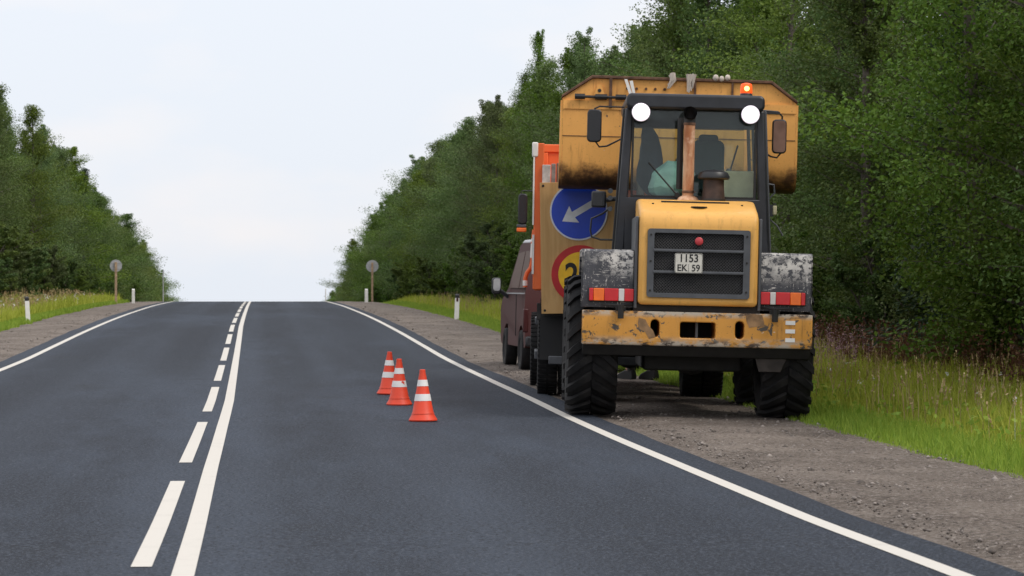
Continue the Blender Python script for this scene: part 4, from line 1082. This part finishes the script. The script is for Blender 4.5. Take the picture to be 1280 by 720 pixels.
# ---------------------------------------------------------------- dump truck ahead of the loader
def build_truck():
    P = empty('dump_truck', (4.64, 32.55, -1.35), (0, R(1.0), R(-6.0)), 'orange dump truck parked under the raised bucket ahead of the loader', 'truck')
    # body: two sides, bulkhead, floor, tailgate
    for s in (-1, 1):
        x = s * 1.17
        sd = MB().box(x - .04, x + .04, -.80, 2.70, 1.30, 3.05).build('body_side', M['orange'], P, .01)
        MB().box(x - .055, x + .055, -.86, -.80, 1.31, 3.10).build('corner_post', M['orange'], sd, .01)
        MB().box(x + s * .045, x + s * .075, -.82, 2.7, 3.0, 3.09).build('top_rail', M['orange'], sd, .008)
        for k in range(6):
            yy = -.5 + k * .6
            MB().box(min(x + s * .042, x + s * .06), max(x + s * .042, x + s * .06), yy - .04, yy + .04, 1.32, 2.99).build('side_rib', M['orange'], sd, .006)
        if s < 0:
            MB().box(x - .078, x - .058, -.868, -.84, 2.10, 3.02).build('edge_strip', M['white'], sd)
            MB().box(x - .095, x - .02, -.875, -.80, 2.93, 3.11).build('post_cap', M['white'], sd, .015)
            MB().box(x - .075, x - .050, -.872, -.84, 1.50, 1.98).build('edge_strip', M['white'], sd)
    bh = MB().box(-1.13, 1.13, 2.64, 2.70, 1.30, 3.28).build('bulkhead', M['orange'], P, .01)
    MB().box(-1.12, 1.12, 2.61, 2.64, 3.17, 3.275).build('bulkhead_rail', M['orange'], bh, .01)
    for x in (-1.08, -.82, -.30, .3, .82, 1.08):
        MB().box(x - .03, x + .03, 2.612, 2.639, 1.4, 3.165).build('bulkhead_rib', M['orange'], bh, .01)
    MB().box(-1.12, 1.12, -.78, 2.63, 1.28, 1.34).build('body_floor', M['orange'], P)
    MB().box(-1.11, 1.11, -.84, -.79, 1.32, 2.60).build('tailgate', M['orange'], P, .01)
    x = -1.135; k = 0
    while x < .1:                                         # weathered planks topping the tailgate
        w = (.10, .055, .07, .085, .06)[k % 5]
        top = 2.835 + .035 * (x + 1.135) / .25 if x < -.8 else 2.87
        mm = ('white', 'frame_grey', 'rust', 'wood_post', 'rust')[k % 5]
        MB().box(x, x + w, -.90, -.86, 2.60 - (.03 if k % 2 else 0), top).build('plank', M['plank_' + mm], P, .006)
        x += w + .008; k += 1
    # chassis and running gear
    MB().box(-.42, .42, -.75, 4.0, .72, 1.0).build('chassis', M['dark'], P, .01)
    MB().box(-1.10, 1.10, -.82, -.74, .98, 1.27).build('rear_crossmember', M['dark'], P, .01)
    MB().box(-1.02, 1.02, -.80, -.72, .40, .50).build('underrun_bar', M['frame_grey'], P, .01)
    for s in (-1, 1):
        MB().box(s * .98 - .26 if s > 0 else -1.13, 1.16 if s > 0 else s * .98 + .26, -.63, -.62, .45, 1.2).build('mud_flap', M['rubber_trim'], P)
        MB().prism([(-.62, .95), (-.45, 1.14), (.45, 1.14), (.62, .95), (.60, .94), (.43, 1.115), (-.43, 1.115), (-.60, .94)], 'x', s * .55, s * 1.17).build('wheel_arch', M['dark'], P)
    MB().box(-1.14, -.70, .95, 1.75, .55, 1.0).build('fuel_tank', M['dark'], P, .05)
    MB().box(-1.19, -1.13, .75, 2.1, .86, .95).build('side_guard', M['frame_grey'], P, .01)
    MB().box(-1.19, -1.13, .75, 2.1, .42, .52).build('side_guard', M['frame_grey'], P, .01)
    MB().box(.70, 1.14, .95, 1.75, .60, 1.0).build('battery_box', M['dark'], P, .03)
    r, w = .51, .25
    tm, rm = tyre_mesh(r, w, 'grooved'), rim_mesh(r, w, M['frame_grey'])
    for s in (-1, 1):
        for xx in (.79, 1.05 - .001):
            wl_ = link('wheel', tm, P, (s * (xx - .02), 0, r - .01)); link('rim', rm, wl_)
        wl_ = link('wheel', tm, P, (s * 1.12, 2.85, r - .01)); link('rim', rm, wl_)
    for yy in (0, 2.85):
        MB().tube([(-1.0, yy, .51), (1.0, yy, .51)], .07, 10).lathe([(.04, -.2), (.17, -.1), (.19, 0), (.17, .1), (.04, .2)], (0, yy, .53), 'y', 14).build('axle', M['dark'], P)
    # cab
    cp = [(2.82, .70), (4.22, .70), (4.28, 1.0), (4.22, 1.62), (3.98, 2.48), (3.86, 2.56), (2.86, 2.56), (2.82, 2.5)]
    cb = MB().prism(cp, 'x', -1.06, 1.06).build('cab', M['orange'], P, .05, 3)
    for s in (-1, 1):
        MB().prism([(3.05, 1.66), (4.08, 1.66), (3.90, 2.36), (3.05, 2.36)], 'x', s * 1.061, s * 1.068).build('side_window', M['glass_dark'], cb)
    MB().hexa([(-.9, 4.225, 1.68), (.9, 4.225, 1.68), (.9, 4.205, 1.68), (-.9, 4.205, 1.68), (-.86, 4.025, 2.38), (.86, 4.025, 2.38), (.86, 4.0, 2.38), (-.86, 4.0, 2.38)]).build('windscreen', M['glass_dark'], cb)
    MB().box(-1.1, 1.1, 4.2, 4.34, .50, .80).build('bumper', M['dark'], P, .03)
    for s in (-1, 1):
        MB().lathe([(.09, 0), (.09, .02), (.05, .03)], (s * .8, 4.28, .98), 'y', 16).build('headlight', M['white_lens'], cb)
    # mirror with an orange lamp below, on a rod
    mi = MB().prism(rrect(-1.385, 2.425, .13, .43, .05), 'y', 3.57, 3.64).build('mirror', M['black'], P, .015)
    MB().prism(rrect(-1.385, 2.425, .10, .39, .04), 'y', 3.563, 3.567).build('mirror_glass', M['glass_dark'], mi)
    MB().tube([(-1.42, 3.62, 2.62), (-1.40, 3.62, 2.68), (-1.02, 3.60, 2.68), (-1.02, 3.60, 2.45)], .010, 6).build('mirror_arm', M['black'], mi)
    il = MB().box(-1.465, -1.33, 3.57, 3.66, 2.105, 2.165).build('indicator_lamp', M['orange_lens'], P, .012)
    MB().box(-1.465, -1.33, 3.57, 3.66, 2.167, 2.21).build('lamp_housing', M['frame_grey'], il, .01)
    # bent pipe behind the cab
    pi = MB().tube([(-1.220, 2.76, 2.12), (-1.235, 2.76, 1.95), (-1.240, 2.76, 1.70), (-1.260, 2.77, 1.60), (-1.310, 2.78, 1.53), (-1.330, 2.78, 1.46), (-1.330, 2.78, 1.34)], .030, 10).build('air_pipe', M['orange'], P)
    MB().tube([(-1.228, 2.76, 2.0), (-1.238, 2.76, 1.74)], .034, 10).build('pipe_sleeve', M['white'], pi)
    MB().tube([(-1.330, 2.78, 1.43), (-1.330, 2.78, 1.36)], .036, 10).build('pipe_band', M['white'], pi)
    return P
for nm in ('white', 'frame_grey', 'rust', 'wood_post'):
    c = {'white': (.52, .48, .45), 'frame_grey': (.26, .22, .20), 'rust': (.20, .12, .085), 'wood_post': (.33, .23, .16)}[nm]
    M['plank_' + nm] = plain('plank_' + nm, c, .8, var=.3, vscale=12)
TR = build_truck()
bpy.context.view_layer.update()
# plywood board with two round signs, fastened to the truck's tail
SB = empty('sign_board', (0, 0, 0), (0, 0, 0), 'plywood board with a blue arrow sign above a yellow speed sign on the truck tail', 'sign board')
SB.matrix_world = TR.matrix_world @ Matrix.Translation((-.67, -.925, 1.83)) @ Matrix.Rotation(R(-1.8), 4, 'Y')
MB().box(-.47, .49, -.01, .01, -.80, .80).build('board', M['plywood'], SB, .004)
def disc(name, x, z_, r0, r1, y0, y1, m, par, seg=48):
    b = MB()
    if r0 <= 0: b.lathe([(.0005, y0), (r1, y0), (r1, y1), (.0005, y1)], (x, 0, z_), 'y', seg)
    else: b.lathe([(r0, y0), (r1, y0), (r1, y1), (r0, y1), (r0, y0)], (x, 0, z_), 'y', seg)
    return b.build(name, m, par)
s1 = disc('arrow_sign', .0, .44, 0, .352, -.026, -.012, M['sign_white'], SB)
disc('blue_face', .0, .44, 0, .333, -.029, -.027, M['blue'], s1)
th = R(210); dx, dz = math.cos(th), math.sin(th); nx, nz = -dz, dx
def ar(a, c): return (.0 + dx * a + nx * c, .44 + dz * a + nz * c)
MB().prism([ar(-.235, .038), ar(.075, .038), ar(.065, .118), ar(.235, .0), ar(.065, -.118), ar(.075, -.038), ar(-.235, -.038)], 'y', -.032, -.030).build('arrow', M['sign_white'], s1)
s2 = disc('speed_sign', .012, -.325, 0, .356, -.026, -.012, M['sign_red'], SB)
disc('yellow_face', .012, -.325, 0, .272, -.029, -.027, M['sign_yellow'], s2)
text('speed_digits', '20', .40, M['ink'], s2, (-.01, -.0305, -.345), (R(90), 0, 0), .008, .85)
for x, z_ in ((-.43, .76), (-.43, -.76), (.45, .76), (.45, -.76)):
    MB().lathe([(.001, -.018), (.014, -.016), (.016, -.0105)], (x, 0, z_), 'y', 10).build('screw', M['dark'], SB)

# ---------------------------------------------------------------- van in front of the truck
def build_van():
    gx, gy = 5.02, 40.0
    P = empty('van', (gx, gy, float(gz(gx - .4, gy)) - .015), (0, R(1.0), R(.6)), 'dark red van with a pale roof edge parked ahead of the dump truck', 'van')
    hw = .95
    prof = [(.0, .42), (.02, .95), (.07, 1.25), (.16, 1.93), (.22, 2.0), (1.75, 2.02), (2.0, 1.98), (2.62, 1.30), (3.30, 1.12), (3.55, .95), (3.60, .45), (3.5, .38), (.1, .38)]
    vs, fs = [], []
    n = len(prof)
    def tum(z_): return hw - .15 * max(0, (z_ - 1.15) / .87) - .03 * max(0, (.6 - z_) / .3)
    vs = [(-tum(z_), y, z_) for y, z_ in prof] + [(tum(z_), y, z_) for y, z_ in prof]
    fs = [tuple(range(n)), tuple(range(n, 2 * n))[::-1]] + [(i, n + i, n + (i + 1) % n, (i + 1) % n) for i in range(n)]
    body = MB().add(vs, fs).build('body', M['maroon'], P)
    cut(body, [MB().lathe([(.39, -.6), (.39, .25)], (s * 1.0 + (-.05 if s > 0 else .05) , yy, .33), 'x', 28) for s in (-1, 1) for yy in (.62, 2.92)])
    bv = body.modifiers.new('edge', 'BEVEL'); bv.width = .03; bv.segments = 2; bv.limit_method = 'ANGLE'; bv.angle_limit = R(50)
    roof = MB().hexa([(-.80, .18, 2.0), (.80, .18, 2.0), (.80, 1.85, 2.02), (-.80, 1.85, 2.02), (-.76, .24, 2.055), (.76, .24, 2.055), (.76, 1.8, 2.075), (-.76, 1.8, 2.075)]).build('roof', M['galv'], P, .02)
    # window panels follow the slope of the upper body
    def pane(pts, name):
        a = [(-tum(z_) - .004, y, z_) for y, z_ in pts] + [(-tum(z_) + .004, y, z_) for y, z_ in pts]
        k = len(pts); f = [tuple(range(k)), tuple(range(k, 2 * k))[::-1]] + [(i, (i + 1) % k, k + (i + 1) % k, k + i) for i in range(k)]
        MB().add(a, f).build(name, M['brown_glass'], P)
        MB().add([(-x, y, z_) for x, y, z_ in a], f).build(name, M['brown_glass'], P)
    pane([(.22, 1.30), (1.02, 1.30), (1.02, 1.88), (.27, 1.88)], 'side_window')
    pane([(1.10, 1.30), (2.50, 1.30), (1.98, 1.86), (1.10, 1.88)], 'side_window')
    MB().hexa([(-.72, .078, 1.32), (.72, .078, 1.32), (.72, .10, 1.32), (-.72, .10, 1.32), (-.68, .145, 1.86), (.68, .145, 1.86), (.68, .165, 1.86), (-.68, .165, 1.86)]).build('rear_window', M['brown_glass'], P)
    MB().box(-.955, -.945, .06, 3.2, 1.205, 1.225).build('belt_trim', M['galv'], P); MB().box(.945, .955, .06, 3.2, 1.205, 1.225).build('belt_trim', M['galv'], P)
    MB().box(-.93, .93, -.06, .06, .40, .56).build('rear_bumper', M['black'], P, .03)
    MB().box(-.93, .93, 3.52, 3.66, .40, .58).build('front_bumper', M['black'], P, .03)
    for s in (-1, 1):
        MB().box(s * .93 - .04, s * .93 + .02 if s > 0 else s * .93 + .04, -.004, .08, .62, .98).build('tail_light', M['dark_red_lens'], P, .015)
        MB().box(s * .966 - .006, s * .966 + .006, 1.06, 1.075, .55, 1.9 if False else 1.2).build('door_seam', M['ink'], P)
    r, w = .33, .2
    tm, rm = tyre_mesh(r, w, None), rim_mesh(r, w, M['frame_grey'], 5)
    for s in (-1, 1):
        for yy in (.62, 2.92):
            wl_ = link('wheel', tm, P, (s * .85, yy, r - .005)); link('rim', rm, wl_)
    mi = MB().prism(rrect(-1.13, 1.33, .15, .27, .05), 'y', 2.50, 2.60).build('mirror', M['black'], P, .02)
    MB().prism(rrect(-1.13, 1.35, .115, .20, .04), 'y', 2.494, 2.498).build('mirror_glass', M['galv'], mi)
    MB().tube([(-1.06, 2.55, 1.25), (-.93, 2.55, 1.15)], .03, 8).build('mirror_arm', M['black'], mi)
    return P
build_van()

# ---------------------------------------------------------------- worker standing beyond the truck
def skin(name, pts, edges, rad, m, parent=None, sub=2):
    me = bpy.data.meshes.new(name); me.from_pydata(pts, edges, [])
    me.materials.append(m)
    o = bpy.data.objects.new(name, me); COL.objects.link(o)
    if parent: o.parent = parent
    md = o.modifiers.new('skin', 'SKIN'); md.use_smooth_shade = True
    for i, r_ in enumerate(rad):
        me.skin_vertices[0].data[i].radius = (r_, r_) if not isinstance(r_, tuple) else r_
    me.skin_vertices[0].data[0].use_root = True
    s = o.modifiers.new('sub', 'SUBSURF'); s.levels = sub; s.render_levels = sub
    return o
def build_person():
    gx, gy = 5.50, 37.45
    P = empty('person', (gx, gy, float(gz(gx, gy)) + .012), (0, 0, R(42)), 'person in dark trousers and black boots standing beyond the truck', 'person')
    # local y is where the person faces, x their right hand
    pts = [(0, 0, .95), (0, -.01, 1.12), (0, -.01, 1.32), (0, -.005, 1.46), (0, 0, 1.54), (0, .03, 1.62), (0, .03, 1.74),
           (.10, 0, .90), (.105, .03, .50), (.105, -.13, .11), (-.10, 0, .90), (-.105, .11, .50), (-.105, .12, .10),
           (.19, -.01, 1.42), (.25, -.02, 1.14), (.24, .12, .92), (-.19, -.01, 1.42), (-.25, -.03, 1.14), (-.24, .09, .91)]
    ed = [(0, 1), (1, 2), (2, 3), (3, 4), (4, 5), (5, 6), (0, 7), (7, 8), (8, 9), (0, 10), (10, 11), (11, 12), (3, 13), (13, 14), (14, 15), (3, 16), (16, 17), (17, 18)]
    rd = [(.15, .11), (.14, .11), (.17, .12), (.10, .08), .055, .085, .085, .095, .065, .05, .095, .065, .05, .065, .048, .036, .065, .048, .036]
    body = skin('body', pts, ed, rd, M['skin'], P)
    # head details
    hd = MB()
    hd.lathe([(.001, -.118), (.06, -.10), (.082, -.04), (.088, .03), (.075, .09), (.001, .118)], (0, .03, 1.68), 'z', 20)
    hd.build('head', M['skin'], P)
    fc = MB().hexa([(-.012, .105, 1.655), (.012, .105, 1.655), (.010, .105, 1.70), (-.010, .105, 1.70), (-.012, .14, 1.655), (.012, .14, 1.655), (.004, .115, 1.70), (-.004, .115, 1.70)])
    fc.build('nose', M['skin'], P, .003)
    MB().box(-.025, .025, .108, .114, 1.615, 1.625).build('mouth', M['badge'], P)
    for s in (-1, 1):
        MB().lathe([(.001, -.012), (.010, 0), (.001, .012)], (s * .034, .108, 1.70), 'x', 8).build('eye', M['ink'], P)
        MB().lathe([(.001, -.01), (.022, -.003), (.022, .006), (.001, .01)], (s * .09, .03, 1.675), 'x', 10).build('ear', M['skin'], P)
    MB().lathe([(.095, -.02), (.095, .02), (.085, .07), (.05, .10), (.001, .112)], (0, .025, 1.71), 'z', 20).build('cap', M['jacket_dark'], P)
    # clothes over the body
    skin('trousers', [(0, 0, .97), (.10, 0, .90), (.105, .03, .50), (.105, -.125, .17), (-.10, 0, .90), (-.105, .11, .50), (-.105, .115, .16)],
         [(0, 1), (1, 2), (2, 3), (0, 4), (4, 5), (5, 6)], [(.165, .125), .11, .082, .075, .11, .082, .075], M['trousers'], P)
    skin('jacket', [(0, 0, .90), (0, -.01, 1.12), (0, -.01, 1.32), (0, -.005, 1.45), (.19, -.01, 1.41), (.25, -.02, 1.14), (.242, .10, .955), (-.19, -.01, 1.41), (-.25, -.03, 1.14), (-.242, .07, .945)],
         [(0, 1), (1, 2), (2, 3), (3, 4), (4, 5), (5, 6), (3, 7), (7, 8), (8, 9)], [(.175, .135), (.165, .13), (.185, .14), (.11, .09), .08, .062, .05, .08, .062, .05], M['jacket_orange'], P)
    for s, y0 in ((1, -.13), (-1, .12)):
        x = s * .105
        MB().tube([(x, y0 - .045, .30), (x, y0 - .04, .12)], [.062, .058], 12).prism([(y0 - .10, .0), (y0 + .20, .0), (y0 + .21, .04), (y0 + .17, .085), (y0 + .05, .14), (y0 - .09, .14), (y0 - .11, .05)], 'x', x - .052, x + .052).build('boot', M['boot'], P, .015)
    for s, hx, hy, hz in ((1, .24, .12, .92), (-1, -.24, .09, .91)):
        hp = [(hx, hy, hz), (hx, hy + .03, hz - .06)]; he = [(0, 1)]; hr = [(.03, .02), (.036, .018)]
        for k, (off, ln) in enumerate(((-.028, .062), (-.009, .072), (.010, .067), (.028, .052))):
            i = len(hp); a = (hx, hy + .035 + off * .9, hz - .09); m_ = (hx - s * .010, a[1] + .008, hz - .09 - ln * .55); e = (hx - s * .026, a[1] + .008, hz - .09 - ln)
            hp += [a, m_, e]; he += [(1, i), (i, i + 1), (i + 1, i + 2)]; hr += [.010, .009, .008]
        i = len(hp); hp += [(hx - s * .015, hy + .065, hz - .05), (hx - s * .02, hy + .085, hz - .085)]; he += [(1, i), (i, i + 1)]; hr += [.011, .009]
        skin('hand', hp, he, hr, M['skin'], P, 1)
build_person()

# ---------------------------------------------------------------- traffic cones
def cone(x, y, tilt, rz, label, worn=False):
    P = empty('traffic_cone', (x, y, float(zr(y)) + .004), (R(tilt[0]), R(tilt[1]), R(rz)), label, 'traffic cone', 'traffic cones on the lane')
    b = MB().lathe([(.118, .075), (.108, .09), (.030, .50), (.030, .52), (.022, .525), (.020, .515)], (0, 0, 0), 'z', 32)
    b.build('cone_body', M['cone'], P)
    prof = [(.150, 0), (.158, .008), (.152, .02), (.128, .078)]
    fl = MB().lathe([(.145, .0), (.148, .012), (.134, .035), (.113, .070), (.108, .088)], (0, 0, 0), 'z', 32)
    fl.build('cone_base', M['cone'], P)
    def rad(z_): return .108 + (.030 - .108) * (z_ - .09) / .41
    for z0, z1, w in ((.205, .275, worn), (.355, .42, False)):
        MB().lathe([(rad(z0) - .004, z0), (rad(z0) + .0025, z0), (rad(z1) + .0025, z1), (rad(z1) - .004, z1)], (0, 0, 0), 'z', 32).build('white_band', M['cone_band_worn' if w else 'cone_band'], P)
cone(1.625, 32.5, (0, 1.5), 20, 'orange cone farthest up the lane, half hidden by the one with torn band')
cone(1.62, 29.95, (0, -1.0), 75, 'middle orange cone with a torn lower white band', True)
cone(1.69, 26.75, (.5, 1.2), 140, 'orange cone nearest the camera standing alone in front')

# ---------------------------------------------------------------- marker posts and distant signs
def post(x, y, h, w, label, top='black', mark=None, lean=0, slant=True):
    P = empty('marker_post', (x, y, float(gz(x, y)) - .08), (0, R(lean), R(rnd.uniform(-8, 8))), label, 'marker post', 'marker posts along the road')
    h += .08
    b = MB(); d = w * .75
    b.hexa([(-w/2, -d/2, 0), (w/2, -d/2, 0), (w/2, d/2, 0), (-w/2, d/2, 0), (-w/2*.92, -d/2*.9, h - .10), (w/2*.92, -d/2*.9, h - .10), (w/2*.92, d/2*.9, h - .10), (-w/2*.92, d/2*.9, h - .10)])
    b.build('post_body', M['white'], P, .006)
    tp = MB().hexa([(-w/2*.93, -d/2*.91, h - .099), (w/2*.93, -d/2*.91, h - .099), (w/2*.93, d/2*.91, h - .099), (-w/2*.93, d/2*.91, h - .099), (-w/2*.9, -d/2*.9, h - .02), (w/2*.9, -d/2*.9, h - .02), (w/2*.9, d/2*.9, h + .02), (-w/2*.9, d/2*.9, h + .02)])
    tp.build('post_top', M['ink' if top == 'black' else 'white'], P, .005)
    if mark:
        MB().box(-w*.22, w*.22, -d/2 - .006, -d/2 + .004, h - .20, h - .10).build('reflector', M['dark_red_lens'], P, .003)
post(5.66, 74.5, .72, .13, 'white marker post with dark top and dark reflector in the right verge', 'black', True, 2)
post(-6.03, 70.3, .70, .12, 'white marker post with a black cap at the left picture edge', 'black', None, -3)
post(-5.38, 115.5, .62, .13, 'all white marker post near the round sign on the left', 'white')
post(5.0, 120.4, .62, .15, 'all white marker post below the round sign on the right', 'white')
post(3.9, 150, .95, .06, 'tiny thin white post just beyond the crest on the right', 'white')
def road_sign(x, y, h, r, label, group='distant round road signs'):
    P = empty('road_sign', (x, y, float(gz(x, y)) - .1), (0, 0, R(rnd.uniform(-5, 5))), label, 'road sign', group)
    MB().box(-.05, .05, -.04, .04, 0, h + r * .6).build('sign_post', M['wood_post'], P, .008)
    d = MB().lathe([(.001, .045), (r, .045), (r, .06), (r - .02, .055), (.001, .055)], (0, 0, h), 'y', 32).build('sign_disc', M['sign_back'], P)
    MB().box(-r * .8, r * .8, .036, .044, h - .14, h - .11).box(-r * .8, r * .8, .036, .044, h + .11, h + .14).build('sign_bracket', M['galv'], d)
road_sign(5.58, 127.5, 1.86, .30, 'grey back of a round road sign on a wooden post right of the crest')
road_sign(-6.0, 113.0, 1.75, .26, 'grey round road sign on a pale post at the left forest edge')
tp = empty('roadside_pole', (-4.6, 130.0, float(gz(-4.6, 130)) - .1), (0, 0, 0), 'thin grey pole at the left forest end on the crest', 'pole')
MB().tube([(0, 0, 0), (0, 0, 1.65)], .028, 8).build('pole_shaft', M['galv'], tp)
MB().lathe([(.035, 0), (.035, .03), (.01, .05)], (0, 0, 1.645), 'z', 8).build('pole_cap', M['galv'], tp)
